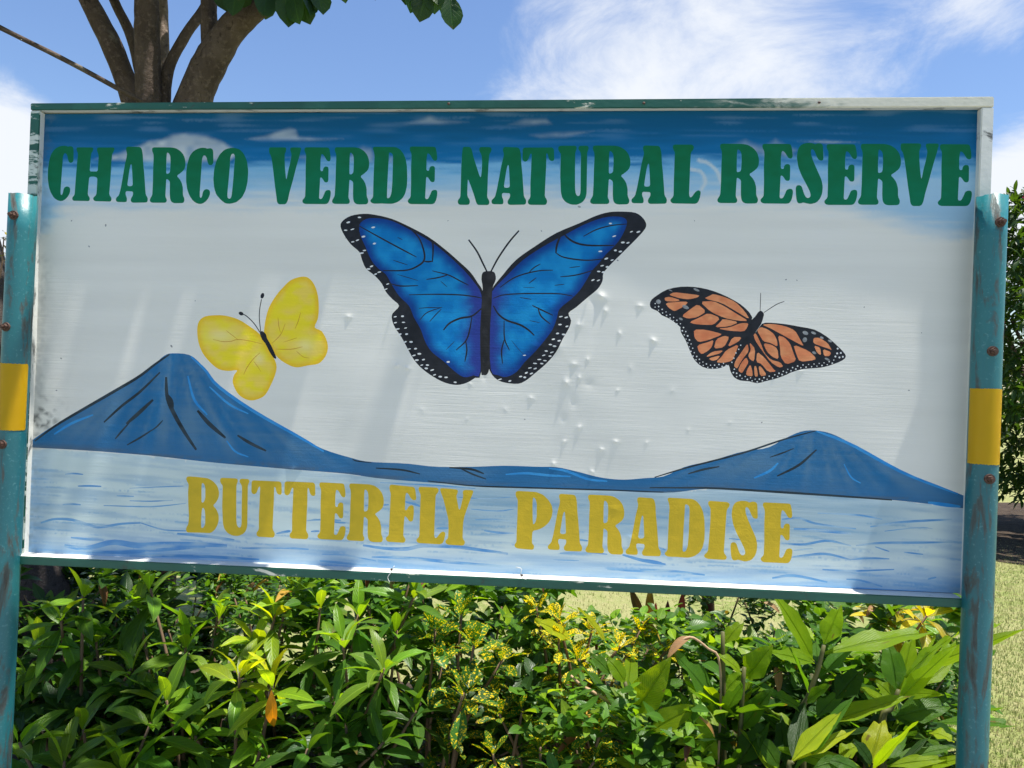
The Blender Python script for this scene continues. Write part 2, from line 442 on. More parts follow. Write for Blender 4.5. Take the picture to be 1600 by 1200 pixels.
water_strokes = [
 (A4([(190,850),(250,833),(330,835),(400,855),(460,870),(560,855),(650,850)]),4.5),(A4([(330,918),(400,925),(480,932)]),4),(A4([(540,725),(580,727),(620,728)]),2.6),(A4([(360,680),(410,679),(470,681)]),3),
 (A4([(300,955),(400,968),(520,940),(640,955),(760,950),(900,950),(1050,958)]),9),(A4([(400,985),(600,985),(800,970),(950,962)]),6),(A4([(1120,968),(1300,965),(1430,972)]),3.4),(A4([(820,900),(950,912),(1085,930)]),5),(A4([(600,1002),(900,1005),(1200,1020)]),5),
 (A4([(290,765),(330,763),(375,767)]),3.2),(A4([(480,770),(700,775),(860,760)]),2),(A4([(600,690),(760,683),(850,680)]),1.6),(A4([(600,748),(700,750),(800,745)]),2),(A4([(650,850),(760,882),(880,888)]),2.4),
 (A4([(300,625),(340,622),(385,626)]),2.6),(A4([(1280,900),(1330,890),(1345,888)]),4),(A4([(1420,840),(1500,835),(1580,838)]),3),(A4([(1440,890),(1480,888)]),3),
 (A5([(200,568),(300,582),(400,585),(480,570),(620,575),(760,592),(870,607)]),6),(A5([(240,622),(400,627),(560,642),(700,655),(840,665)]),5),(A5([(760,500),(830,510),(900,513)]),3.6),(A5([(1330,680),(1480,688),(1600,690)]),3.6),(A5([(1400,612),(1500,640),(1600,657)]),5),
 (A5([(280,278),(420,285),(560,292),(720,305)]),2.4),(A5([(10,610),(120,615),(260,640)]),2.4),(A5([(0,640),(110,650),(220,660)]),4),(A5([(60,460),(120,465)]),3),(A5([(210,385),(320,380)]),4),(A5([(220,470),(330,480)]),3),(A5([(390,365),(440,378),(470,390)]),3.6),(A5([(540,490),(600,488)]),4),
 (A5([(640,345),(760,352),(880,345)]),2),(A5([(700,400),(820,410),(900,400)]),2),(A5([(720,450),(800,448),(880,455)]),2),(A5([(1110,605),(1240,602),(1330,610)]),2.6),(A5([(1080,635),(1200,640)]),2),(A5([(970,490),(985,500)]),4),(A5([(1180,540),(1240,548)]),3),(A5([(1560,575),(1600,590)]),3),
 (A6([(590,530),(680,535),(780,520),(880,541)]),3.8),(A6([(900,540),(1000,530),(1150,528),(1305,525)]),4),(A6([(620,590),(700,580),(780,575),(880,600)]),4.2),(A6([(0,598),(90,612)]),5),(A6([(0,640),(120,645),(270,662)]),4.4),(A6([(550,675),(640,665),(780,692)]),4.4),(A6([(860,680),(920,685),(1010,711)]),3),
 (A6([(960,462),(1100,442),(1300,430)]),4),(A6([(1100,568),(1180,577)]),2.6),(A6([(980,545),(1040,565)]),2.4),(A6([(590,430),(660,425),(740,450),(900,470)]),3.6),(A6([(640,470),(760,478),(880,490)]),5),(A6([(880,598),(960,592),(1040,596)]),3),(A6([(760,640),(900,645),(1060,640)]),3),(A6([(360,455),(390,452)]),4),(A6([(370,510),(500,520)]),2),(A6([(640,560),(720,552)]),2),(A6([(1020,480),(1160,465),(1220,470)]),2),(A6([(1200,680),(1235,672)]),3),(A6([(900,720),(1080,735),(1290,738)]),8),(A6([(640,705),(760,718),(900,722)]),5),(A6([(740,405),(900,412),(1010,430)]),3),
]
dark_strokes = [
 (A4([(770,175),(775,265),(802,335),(852,425),(910,512)]),6.5),(A4([(772,255),(792,285),(800,320)]),7),(A4([(742,153),(650,243),(560,312),(480,385)]),4.2),(A4([(710,280),(640,345),(585,392)]),6),(A4([(600,385),(560,430),(533,462)]),3),(A4([(755,375),(730,402),(700,425)]),2.4),(A4([(705,420),(650,455),(588,490)]),3),
 (A4([(915,330),(970,392),(1045,457)]),6.5),(A4([(1100,445),(1160,482),(1232,517)]),5),(A4([(160,472),(260,398),(400,315),(520,246),(640,176),(720,115),(785,70)]),4.6),
 (A5([(260,211),(380,219),(465,238)]),3),(A5([(600,208),(700,216),(760,237)]),3.6),(A5([(650,212),(710,240),(770,262)]),2.8),(A5([(150,168),(170,178),(240,186)]),2.0),
 (A6([(60,255),(200,213),(420,156),(600,97),(730,62)]),3.0),(A6([(735,140),(660,205),(570,250)]),4),(A6([(330,210),(265,222),(200,240)]),3.4),(A6([(640,135),(590,155),(540,172)]),2.4),
 (A6([(40,298),(300,300),(600,318),(850,335),(1050,350)]),3.6),(A5([(500,270),(700,292),(900,300),(1300,312),(1590,322)]),2.6)]
blue_strokes = [(A4([(885,80),(950,142),(1010,217),(1180,336),(1400,460),(1500,520)]),5),(A4([(870,170),(900,280),(960,350)]),4),(A6([(735,63),(880,119),(1100,238),(1325,325)]),5),(A6([(575,195),(540,228),(475,258)]),4),
 (A4([(250,440),(330,390),(430,350)]),4),(A4([(970,220),(1060,300),(1150,345)]),3.4),(A4([(1050,470),(1090,520),(1150,545)]),3),(A5([(1060,212),(1140,225),(1240,262),(1330,272)]),4),(A5([(860,240),(960,235),(1060,245),(1160,250)]),4),(A6([(1200,360),(1270,370),(1335,378)]),6),(A6([(850,200),(880,255),(920,280)]),2.5)]

# --- blue butterfly
KL = lambda pts: zt(pts, 510, 310, .2584)
KR = lambda pts: zt(pts, 740, 310, .2582)
bw_L = closed_spline(KL([(225,93),(300,100),(400,125),(510,175),(620,235),(720,310),(800,380),(870,445),(915,510),(945,560),(945,640),(938,700),(936,1050),(900,1085),(850,1115),(790,1128),(720,1115),(650,1080),(580,1030),(530,975),(490,905),(455,840),(415,780),(397,730),(402,695),(440,650),(400,610),(360,565),(335,515),(290,465),(240,425),(215,370),(200,325),(150,280),(110,225),(86,170),(100,135),(150,105)]))
bi_L = closed_spline(KL([(200,160),(240,125),(310,120),(400,138),(520,198),(640,268),(740,348),(830,433),(890,503),(937,580),(936,700),(932,1045),(890,1070),(830,1080),(770,1040),(710,985),(640,930),(600,870),(570,790),(530,720),(500,650),(440,590),(395,520),(360,460),(310,420),(270,370),(235,290),(205,220)]))
bw_R = closed_spline(KR([(105,560),(180,460),(260,370),(380,285),(500,210),(640,150),(740,105),(820,83),(900,80),(980,88),(1025,120),(1045,160),(1030,195),(985,245),(930,300),(880,350),(820,410),(785,455),(780,500),(750,550),(690,600),(620,660),(575,695),(590,740),(575,790),(540,850),(500,930),(440,1000),(370,1060),(320,1100),(270,1122),(190,1115),(140,1095),(105,1055),(92,1000),(95,800),(100,640)]))
bi_R = closed_spline(KR([(112,565),(200,470),(300,373),(420,293),(540,228),(660,163),(780,118),(870,110),(920,125),(925,165),(890,240),(850,290),(800,340),(760,390),(715,440),(680,500),(640,560),(590,610),(520,670),(505,720),(480,790),(430,860),(370,930),(310,990),(260,1050),(200,1080),(150,1070),(105,1035),(98,800),(108,640)]))
b_body = closed_spline(KL([(945,450),(975,440),(1015,447),(1025,490),(1005,545),(1000,640),(990,800),(988,1000),(975,1060),(950,1068),(935,1040),(930,800),(940,640),(945,540),(938,490)]))
b_ant = [stroke(KL([(860,250),(910,320),(945,390),(972,445)]),2.8,.7), stroke(KR([(275,195),(215,265),(150,360),(106,442)]),2.8,.7)]
vL = [([(195,165),(330,240),(460,310),(545,355)],9),([(510,185),(560,240),(590,320),(590,375),(550,410),(480,435),(340,437)],11),([(590,380),(615,383),(640,380)],10),([(641,385),(645,320),(640,265),(600,235)],10),([(605,490),(680,478),(735,462)],8),([(640,438),(740,464),(810,500),(860,525)],8),([(385,515),(450,530),(555,527)],8),([(500,583),(650,580),(800,583),(900,595),(945,605)],8),([(560,665),(620,660),(690,660)],5),([(565,735),(610,690),(700,658)],6),([(625,745),(660,705),(695,670)],6),([(708,797),(745,755),(810,725),(880,712),(940,665)],12),([(880,715),(868,790),(845,860),(785,918)],9),([(843,862),(850,920),(838,987)],9),([(725,915),(775,865)],4),([(430,235),(460,250)],4),([(405,374),(490,402)],5),([(430,460),(555,497)],4),([(690,500),(730,535)],4)]
vR = [([(665,230),(740,190),(830,165),(930,155)],8),([(540,205),(570,240),(620,270),(700,285),(850,285)],12),([(530,215),(505,280),(498,332)],13),([(498,330),(540,355),(620,370),(700,375),(800,365)],9),([(525,475),(600,468),(660,455),(725,435)],8),([(160,540),(230,490),(300,460),(400,438),(480,435)],8),([(335,450),(365,420),(405,397)],7),([(335,515),(380,480)],6),([(120,605),(180,585),(280,578),(400,576),(520,578),(600,592)],8),([(120,650),(150,700),(200,738),(280,765),(330,795),(368,830)],12),([(185,740),(188,850),(218,920)],8),([(188,850),(170,920),(175,1000)],9),([(355,648),(420,680),(480,708)],9),([(390,665),(410,715),(465,762)],9),([(340,740),(400,753)],4),([(280,600),(350,612)],5),([(580,420),(645,412)],5),([(490,527),(550,520)],5),([(230,860),(270,910),(305,945)],3),([(300,540),(370,540)],3)]
dL = [(200,115),(133,145),(117,193),(158,187),(160,263),(188,253),(230,315),(214,331),(273,411),(255,427),(320,446),(298,458),(371,518),(361,549),(417,716),(461,713),(418,752),(467,750),(432,790),(480,784),(446,822),(486,821),(478,868),(513,868),(501,911),(540,909),(530,950),(563,940),(548,978),(588,975),(578,1008),(612,1008),(605,1028),(641,1038),(655,1067),(690,1078),(725,1082),(780,1112),(283,175),(290,273),(224,231),(738,989)]
dR = [(955,202),(997,203),(903,267),(934,269),(858,315),(888,322),(803,365),(838,374),(778,408),(808,415),(757,443),(785,447),(722,495),(755,497),(528,716),(561,721),(523,764),(565,775),(508,818),(545,824),(483,853),(518,862),(465,885),(490,895),(440,924),(474,932),(425,950),(463,955),(398,975),(432,982),(372,999),(413,1000),(341,1026),(373,1030),(320,1055),(350,1060),(285,1078),(310,1083),(160,1095),(220,1105),(828,152),(851,229),(767,321),(308,950)]

# --- monarch
KM = lambda pts: zt(pts, 1000, 430, .2125)
m_all = closed_spline(KM([(825,310),(770,240),(700,190),(600,140),(500,105),(400,87),(300,85),(200,105),(130,145),(85,180),(72,215),(85,245),(130,265),(160,295),(215,320),(270,360),(295,385),(300,420),(335,480),(360,540),(380,590),(410,635),(460,675),(530,690),(600,680),(650,660),(662,700),(690,750),(740,775),(800,780),(860,795),(920,780),(1000,760),(1080,730),(1110,715),(1200,690),(1330,680),(1420,655),(1490,625),(1512,595),(1490,560),(1440,510),(1370,450),(1280,400),(1180,380),(1080,362),(960,350),(895,358),(850,420),(790,440),(800,380)]), 2)
m_body = closed_spline(KM([(845,305),(868,272),(890,262),(910,283),(905,312),(890,358),(855,410),(825,455),(800,475),(765,445),(790,385),(815,335)]), 2)
m_cells = [[(250,125),(340,135),(440,148),(420,165),(360,178),(300,172),(210,145)],[(180,165),(220,158),(300,185),(250,195),(185,190)],[(185,205),(280,195),(355,195),(330,225),(270,258),(250,265),(210,240)],
 [(510,152),(540,138),(620,160),(700,195),(770,265),(808,328),(700,262),(600,203),(470,172)],[(440,195),(540,190),(620,228),(700,278),(800,338),(720,335),(620,315),(520,270)],[(425,212),(488,267),(420,310),(350,320),(305,300),(370,250)],
 [(503,277),(592,315),(540,365),(480,365),(400,360),(362,345),(440,310)],[(610,320),(730,345),(650,378),(548,384),(590,345)],[(740,352),(798,352),(785,390),(762,415),(650,408),(570,392),(660,384)],
 [(395,400),(480,400),(600,430),(590,443),(500,478),(430,493),(400,460)],[(420,515),(500,492),(542,475),(528,528),(500,556),(455,582),(430,560)],[(560,470),(620,445),(658,455),(618,530),(542,542)],[(680,455),(748,455),(725,488),(642,530)],
 [(530,562),(612,552),(588,575),(540,588),(480,603)],[(502,612),(592,588),(568,622),(530,630)],[(632,552),(728,505),(700,580),(678,630),(610,645),(558,640),(600,600)],
 [(895,364),(960,357),(1060,373),(1138,405),(1180,480),(1205,525),(1120,480),(1030,430),(950,387)],[(885,380),(935,397),(983,432),(1006,480),(1010,528),(960,498),(905,488),(872,430),(860,405)],[(905,500),(960,508),(1010,540),(1018,620),(970,600),(930,560)],
 [(832,430),(853,430),(888,505),(913,572),(960,622),(1030,640),(1052,672),(1020,680),(960,640),(900,560),(845,480)],[(1012,442),(1060,457),(1102,502),(1122,560),(1148,630),(1072,658),(1032,600),(1027,520)],[(1125,508),(1240,557),(1288,602),(1288,623),(1172,638),(1147,580)],
 [(1275,460),(1320,460),(1380,500),(1410,552),(1390,542),(1330,522),(1272,500)],[(1277,517),(1324,532),(1330,590),(1300,570)],[(1342,542),(1405,566),(1393,595),(1352,595)],
 [(790,500),(800,558),(760,608),(735,648),(713,688),(690,670),(700,630),(750,560)],[(803,492),(846,540),(838,636),(806,618),(794,590),(815,550)],[(780,602),(798,640),(768,690),(748,722),(720,700),(740,650)],[(810,655),(824,700),(828,746),(778,735),(784,700)],[(860,562),(910,602),(980,690),(998,708),(942,713),(892,652),(853,638)],[(838,668),(854,668),(868,743),(842,746)],[(870,668),(890,673),(932,735),(882,744)]]
m_veins = [([(1010,440),(1015,500)],4)]
def dots_on(path, step, r, jit):
    c = spline(path, 200)
    out = []; acc = 0; side = 1
    for i in range(1, 200):
        acc += float(np.linalg.norm(c[i] - c[i - 1]))
        if acc > step:
            acc = 0; side = -side
            t = (c[i] - c[i - 1]); t = t / (np.linalg.norm(t) + 1e-9)
            p = c[i] + np.array([-t[1], t[0]]) * side * jit
            out.append((p[0], p[1], r * rnd.uniform(.7, 1.15)))
    return out
m_dots = dots_on([(92,205),(150,255),(215,298),(270,345),(312,392),(345,460),(372,525),(395,585),(440,635),(500,668),(560,670),(645,650)], 15, 5.5, 10) + \
 dots_on([(676,680),(715,738),(790,757),(860,775),(930,757),(1010,735),(1090,700),(1180,672),(1280,662),(1370,650),(1440,628)], 17, 5.5, 9) + \
 [(740,515,5),(725,545,5),(705,572,5),(690,610,5),(675,640,5),(1452,540,7),(1475,572,7),(1448,575,7),(1490,600,7),(1465,605,7),(1435,598,7)]
m_smudge = [(135,195,20,18),(415,108,26,9),(335,235,28,14),(300,322,16,9),(1215,425,24,15),(1275,425,22,10),(1210,475,18,20),(1335,460,16,9),(1395,484,18,9),(1375,618,22,8),(225,112,16,5),(1280,570,18,10)]
m_ant = [stroke(KM([(882,270),(885,190),(887,130)]),1.1,.6), stroke(KM([(910,275),(1000,217),(1060,193)]),1.2,.6)]

# --- yellow butterfly
KY = lambda pts: zt(pts, 290, 410, .1917)
y_L = closed_spline(KY([(250,430),(330,435),(430,465),(520,520),(600,580),(645,640),(700,740),(740,830),(735,900),(700,990),(650,1080),(590,1115),(530,1125),(470,1105),(420,1060),(385,980),(395,920),(420,880),(350,885),(270,870),(200,815),(140,740),(105,650),(95,550),(110,480),(160,440)]))
y_R = closed_spline(KY([(640,590),(650,480),(680,370),(740,270),(800,200),(860,145),(940,118),(1000,125),(1050,180),(1080,270),(1088,370),(1080,460),(1055,530),(1110,560),(1150,630),(1162,700),(1140,770),(1085,825),(1000,840),(920,855),(860,845),(780,800),(720,740),(670,665)]))
y_body = closed_spline(KY([(605,575),(625,560),(655,585),(665,620),(700,680),(735,760),(738,785),(715,775),(680,720),(650,660),(625,630)]), 2)
y_ant = [stroke(KY([(607,570),(560,500),(500,440),(462,420)]),1.5,.8), ell(*KY([(452,417)])[0], 4, 2.9, 9, .4), stroke(KY([(613,565),(602,460),(605,380),(620,300)]),1.4,.8), ell(*KY([(627,272)])[0], 2.9, 4.6, 9, .3)]
y_veins = [([(225,628),(300,645),(370,643),(425,628),(520,640),(625,665)],5),([(330,555),(375,590),(425,628)],4),([(605,738),(550,790),(500,860),(475,915)],5),([(555,805),(585,845),(615,890)],3.5),([(705,660),(775,590),(815,500)],5),([(775,572),(762,520),(755,450)],4.5),([(895,540),(920,480),(940,410)],5),([(735,706),(860,708),(955,688)],5),([(800,650),(910,615)],3.5),([(905,725),(960,770),(1010,780)],4)]

# --- region list, later ones lie over earlier ones
for (x, y, r) in ((165,352,2.2),(139,385,1.8),(268,541,2.4),(905,323,2.6),(846,361,1.6),(965,407,1.8),(1228,437,1.6),(1245,438,1.2),(112,345,1.4),(700,345,1.1),(1420,610,1.5),(640,452,1.2),(305,470,1.1),(1350,480,1.2),(1085,345,1.2),(540,372,1.0),(230,640,1.2),(820,655,1.3),(1190,660,1.4),(430,480,1.0),(95,560,1.6),(88,610,1.5),(1440,520,1.1)):
    region(('paint_speck', (x, y)), [ell(x, y, r, r * .6, 7, x)], 'smudge')
for q, w in water_strokes:
    region(('wave_stroke',), [stroke(q, w, .25)], 'wave')
region(('mountain_range',), [mount], 'mount')
for q, w in blue_strokes:
    region(('mountain_range', 'ridge_highlight'), [stroke(q, w, .2)], 'ridgeblue')
for q, w in dark_strokes:
    region(('mountain_range', 'ridge_shadow_stroke'), [stroke(q, w, .2)], 'ridgedark')
region(('blue_butterfly', 'wing', 0), [bw_L], 'ink')
region(('blue_butterfly', 'wing_field', 0), [bi_L], 'bluewing')
region(('blue_butterfly', 'wing', 1), [bw_R], 'ink')
region(('blue_butterfly', 'wing_field', 1), [bi_R], 'bluewing')
for s, (vv, K) in enumerate(((vL, KL), (vR, KR))):
    for q, w in vv:
        region(('blue_butterfly', 'wing_vein', s), [stroke(K(q), w * .2584, .3)], 'ink')
for s, (dd, K) in enumerate(((dL, KL), (dR, KR))):
    for (x, y) in dd:
        c = K([(x, y)])[0]
        region(('blue_butterfly', 'wing_spot', s), [ell(c[0], c[1], rnd.uniform(2.4, 3.4), rnd.uniform(.9, 1.5), 7, rnd.uniform(-.4, .1))], 'dot')
region(('blue_butterfly', 'body'), [b_body], 'body')
for a in b_ant:
    region(('blue_butterfly', 'antenna'), [a], 'ink')
region(('orange_butterfly', 'wing'), [m_all], 'ink')
for c in m_cells:
    region(('orange_butterfly', 'wing_field'), [chaikin(KM(c), .2, 6)], 'orange')
for (x, y, rx, ry) in m_smudge:
    c = KM([(x, y)])[0]
    region(('orange_butterfly', 'wing_smudge'), [ell(c[0], c[1], rx * .2, ry * .2, 8, .4)], 'smudge')
for (x, y, r) in m_dots:
    c = KM([(x, y)])[0]
    region(('orange_butterfly', 'wing_spot'), [ell(c[0], c[1], r * .22, r * .22, 6)], 'dot')
region(('orange_butterfly', 'body'), [m_body], 'ink')
for a in m_ant:
    region(('orange_butterfly', 'antenna'), [a], 'ink')
region(('yellow_butterfly', 'wing', 0), [y_L], 'yellowwing')
region(('yellow_butterfly', 'wing', 1), [y_R], 'yellowwing')
for q, w in y_veins:
    region(('yellow_butterfly', 'wing_vein'), [stroke(KY(q), w * .2, .3)], 'yvein')
region(('yellow_butterfly', 'body'), [y_body], 'ink')
for a in y_ant:
    region(('yellow_butterfly', 'antenna'), [a], 'ink')
for i, L in enumerate(GREEN):
    region(('letter', 'green', i), letter_polys(L, 0.006), 'green')
for i, L in enumerate(YELLOW):
    region(('letter', 'yellow', i), letter_polys(L, 0.05), 'gold')

# ------------------------------------------------------------------ the buckled sheet
DENTS = [  # photo pixel, height mm, radius mm (pointed dimples pushed through from behind)
 (885,598,5,9),(897,569,3,8),(896,628,-2.5,13),(940,463,7,10),(925,470,-2.5,20),(905,508,4.5,8),(946,486,4,7),(968,521,3,6),(1000,478,3.5,8),(1021,532,4.5,7),(918,562,2.5,6),(822,577,-3.5,13),(621,571,4,7),(637,575,4,6),(545,495,3.5,8),(830,622,2.5,7),(905,668,3.5,7),(962,690,3.5,6),(882,690,3,5),(865,725,4,7),(940,702,3,6),(1105,560,1.5,9),(1210,583,2,6),(1250,580,2,7),(870,540,2.5,16),(640,470,-1.5,24),(860,480,2.5,16),(920,600,-2,16),(458,733,4,8),(960,795,2,10),(985,840,2,9),(1150,835,2,8),(280,262,2,6),(735,600,1.5,6),(757,590,-2,9),(1050,610,1,8),(660,640,1,12),(965,610,2,5),(1010,692,2,5),(925,737,3,6),(790,640,1.2,8),(1075,672,1.2,6),(985,575,1.2,9),(1140,660,1,6),(730,655,1,6),(835,540,2,9),(905,590,3,5),(880,655,-1.5,10)]
RIDGES = [((598,520),(530,690),3,22),((930,500),(868,720),3,14)]
def hmap(U, V):
    W, H = 2.35, 1.17
    h = 0.0035 * np.exp(-(((U + 0.85) / .50) ** 2 + ((V - .42) / .36) ** 2))
    h += 0.0030 * np.exp(-(((U + 1.45) / .25) ** 2 + ((V - .30) / .40) ** 2))
    h += 0.0012 * np.sin(U * 9.1 + 2 * V) * np.sin(V * 7.3 + 1.0 + U)
    h += 0.0007 * np.sin(U * 23 + 3 * V + 1) * np.sin(V * 17 - 2 * U)
    for (px, py, mm, r) in DENTS:
        u, v = on_sign(px, py)
        q = px * .7 + py
        d2 = (((U - u) * math.cos(q) + (V - v) * math.sin(q)) / 1.15) ** 2 + ((-(U - u) * math.sin(q) + (V - v) * math.cos(q)) / .8) ** 2
        d1 = np.sqrt(d2 + 2e-6) / (r * .001)
        h += 0.6e-3 * mm * np.exp(-1.25 * d1 ** 1.3)
    for (a, b, mm, r) in RIDGES:
        u0, v0 = on_sign(*a); u1, v1 = on_sign(*b)
        L = math.hypot(u1 - u0, v1 - v0)
        tx, ty = (u1 - u0) / L, (v1 - v0) / L
        s = ((U - u0) * tx + (V - v0) * ty) / L
        d = (-(U - u0) * ty + (V - v0) * tx) / (r * .001)
        h += 0.4e-3 * mm * np.exp(-d * d) * np.exp(-((s - .5) / .42) ** 4)
    return h

CORN = [(70,178),(1528,171),(1501,927),(43,864)]
cuv = [on_sign(*c) for c in CORN]
def to_uv(poly):
    return [on_sign(p[0], p[1]) for p in poly]
verts = []; edges = []
def add_loop(uvs):
    i0 = len(verts)
    n = len(uvs)
    for p in uvs:
        verts.append(Vector(p))
    for k in range(n):
        edges.append((i0 + k, i0 + (k + 1) % n))
def clip_px(poly):
    return [(min(max(p[0], 0), 1600), p[1]) for p in poly]
add_loop(cuv)
umin = min(c[0] for c in cuv); umax = max(c[0] for c in cuv)
vmin = min(c[1] for c in cuv); vmax = max(c[1] for c in cuv)
for r in REG:
    r['uv'] = [np.array(to_uv(pl)) for pl in r['polys']]
    for pl in r['uv']:
        add_loop([tuple(x) for x in pl])
STEP = 0.0085
gu = np.arange(umin + .004, umax, STEP); gv = np.arange(vmin + .004, vmax, STEP)
GU, GV = np.meshgrid(gu, gv)
GU = GU + nrs.uniform(-.25, .25, GU.shape) * STEP
GV = GV + nrs.uniform(-.25, .25, GV.shape) * STEP
def inside(poly, X, Y):
    """even-odd test, vectorised"""
    c = np.zeros(X.shape, bool)
    x0, y0 = poly[:, 0], poly[:, 1]
    x1, y1 = np.roll(x0, -1), np.roll(y0, -1)
    for a, b, p, q in zip(x0, y0, x1, y1):
        if b == q:
            continue
        m = ((b > Y) != (q > Y)) & (X < (p - a) * (Y - b) / (q - b) + a)
        c ^= m
    return c
ca = np.array(cuv)
ok = inside(ca, GU, GV)
FINE = .0042          # closer points where the sheet carries soft brushwork (sky strip, lake)
lakev = on_sign(760, 745)[1]; skyv = on_sign(800, 335)[1]
fu = np.arange(umin + .003, umax, FINE)
for (va, vb) in ((vmin + .003, lakev), (skyv, vmax)):
    FU, FV = np.meshgrid(fu, np.arange(va, vb, FINE))
    FU = FU + nrs.uniform(-.25, .25, FU.shape) * FINE; FV = FV + nrs.uniform(-.25, .25, FV.shape) * FINE
    okf = inside(ca, FU, FV)
    for x, y in zip(FU[okf], FV[okf]):
        verts.append(Vector((float(x), float(y))))
ok &= (GV > lakev) & (GV < skyv)
for x, y in zip(GU[ok], GV[ok]):
    verts.append(Vector((float(x), float(y))))
for (px, py, mm, r) in DENTS:
    u, v = on_sign(px, py)
    for k in range(5):
        for m in range(7 + 3 * k):
            th = 2 * math.pi * m / (7 + 3 * k) + k
            x, y = u + r * .001 * (.25 + .45 * k) * math.cos(th), v + r * .001 * (.25 + .45 * k) * math.sin(th)
            verts.append(Vector((x, y)))
    verts.append(Vector((u, v)))
res = delaunay_2d_cdt(verts, edges, [], 0, 1e-6)
vo, eo, fo = res[0], res[1], res[2]
VX = np.array([(p.x, p.y) for p in vo])
FA = np.array([f for f in fo if len(f) == 3])
CX = VX[FA].mean(axis=1)
keep = inside(ca, CX[:, 0], CX[:, 1])
FA = FA[keep]; CX = CX[keep]
lab = np.full(len(FA), -1, int)
for i, r in enumerate(REG):
    allp = np.vstack(r['uv'])
    lo, hi = allp.min(0), allp.max(0)
    idx = np.where((CX[:, 0] > lo[0]) & (CX[:, 0] < hi[0]) & (CX[:, 1] > lo[1]) & (CX[:, 1] < hi[1]))[0]
    if len(idx) == 0:
        continue
    m = np.zeros(len(idx), bool)
    for pl in r['uv']:
        m ^= inside(pl, CX[idx, 0], CX[idx, 1])
    lab[idx[m]] = i
# height and normals of every vertex of the sheet
HH = hmap(VX[:, 0], VX[:, 1])
e_ = 0.0015
DX = (hmap(VX[:, 0] + e_, VX[:, 1]) - hmap(VX[:, 0] - e_, VX[:, 1])) / (2 * e_)
DY = (hmap(VX[:, 0], VX[:, 1] + e_) - hmap(VX[:, 0], VX[:, 1] - e_)) / (2 * e_)
# photo pixel of every vertex (only used to look up where a painted colour sits on the sheet)
def px_of(uv):
    w = np.array(S0)[None, :] + uv[:, :1] * np.array(EU)[None, :] + uv[:, 1:2] * np.array([0, 0, 1.0])[None, :] - np.array(EYE)[None, :]
    X, Z, D = w[:, 0], w[:, 2], w[:, 1]
    a = (X * CR + Z * SR) / D; b = (-X * SR + Z * CR) / D
    return 800 + a * FPX, 600 - b * FPX
PX, PY = px_of(VX)

def vnoise(x, y, seed=0):
    """smooth value noise 0..1"""
    xi = np.floor(x).astype(int); yi = np.floor(y).astype(int)
    fx = x - xi; fy = y - yi
    fx = fx * fx * (3 - 2 * fx); fy = fy * fy * (3 - 2 * fy)
    def hsh(a, b):
        n = (a * 374761393 + b * 668265263 + seed * 1442695041) & 0xffffffff
        n = ((n ^ (n >> 13)) * 1274126177) & 0xffffffff
        return ((n ^ (n >> 16)) & 0xffff) / 65535.0
    v00 = hsh(xi, yi); v10 = hsh(xi + 1, yi); v01 = hsh(xi, yi + 1); v11 = hsh(xi + 1, yi + 1)
    return (v00 * (1 - fx) + v10 * fx) * (1 - fy) + (v01 * (1 - fx) + v11 * fx) * fy
def sst(x, a, b):
    t = np.clip((x - a) / (b - a), 0, 1)
    return t * t * (3 - 2 * t)
def lerp(A, B, t):
    return A + (B - A) * t[:, None]
def col(*c):
    return np.array(c, float)[None, :]

def pdist(uv, polys):
    """distance of points to the outline"""
    d = np.full(len(uv), 9.0)
    for pl in polys:
        a = pl; b = np.roll(pl, -1, axis=0)
        for p, q in zip(a, b):
            pq = q - p
            L2 = max(1e-12, float(pq @ pq))
            t = np.clip(((uv - p) @ pq) / L2, 0, 1)
            dd = np.linalg.norm(uv - p - t[:, None] * pq, axis=1)
            d = np.minimum(d, dd)
    return d

PAINTED_CLOUDS = [  # outline, opacity, edge softness px
 (zt([(430,352),(540,325),(640,290),(690,265),(750,258),(800,235),(860,230),(920,238),(960,243),(1030,268),(1080,300),(1110,330),(1060,362),(800,372),(560,362)],0,130,.3375), .74, 7),
 (zt([(1130,258),(1230,240),(1280,222),(1340,203),(1372,213),(1384,245),(1500,256),(1590,258),(1440,268),(1200,266)],0,130,.3375), .5, 6),
 (zt([(1320,345),(1420,330),(1480,335),(1540,345),(1440,355)],0,130,.3375), .3, 6),
 (zt([(300,190),(370,168),(420,148),(460,165),(600,180),(480,192)],530,130,.3375), .36, 8),
 (zt([(780,192),(860,162),(960,162),(985,188),(860,197)],530,130,.3375), .40, 8),
 (zt([(880,238),(980,226),(1180,222),(1050,252),(930,254)],530,130,.3375), .38, 8),
 (zt([(70,310),(110,290),(150,300),(170,340),(160,380),(220,385),(230,340),(250,340),(250,372),(20,372)],530,130,.3375), .45, 8),
 (zt([(225,290),(310,260),(370,285),(480,300),(560,340),(400,345)],1060,130,.3375), .42, 10),
 (zt([(400,290),(450,256),(500,285),(560,310),(500,340)],1060,130,.3375), .42, 9),
 (zt([(550,268),(680,264),(840,272),(700,280)],1060,130,.3375), .6, 5),
 (zt([(760,450),(800,445),(850,410),(850,470),(800,485)],1060,130,.3375), .6, 6)]
ARCS = [(zt([(95,358),(140,372),(180,410),(196,455)],1060,130,.3375), 4.5),(zt([(60,400),(105,412),(125,455),(108,490)],1060,130,.3375), 4.5),(zt([(0,392),(10,380),(22,372)],1060,130,.3375), 4)]

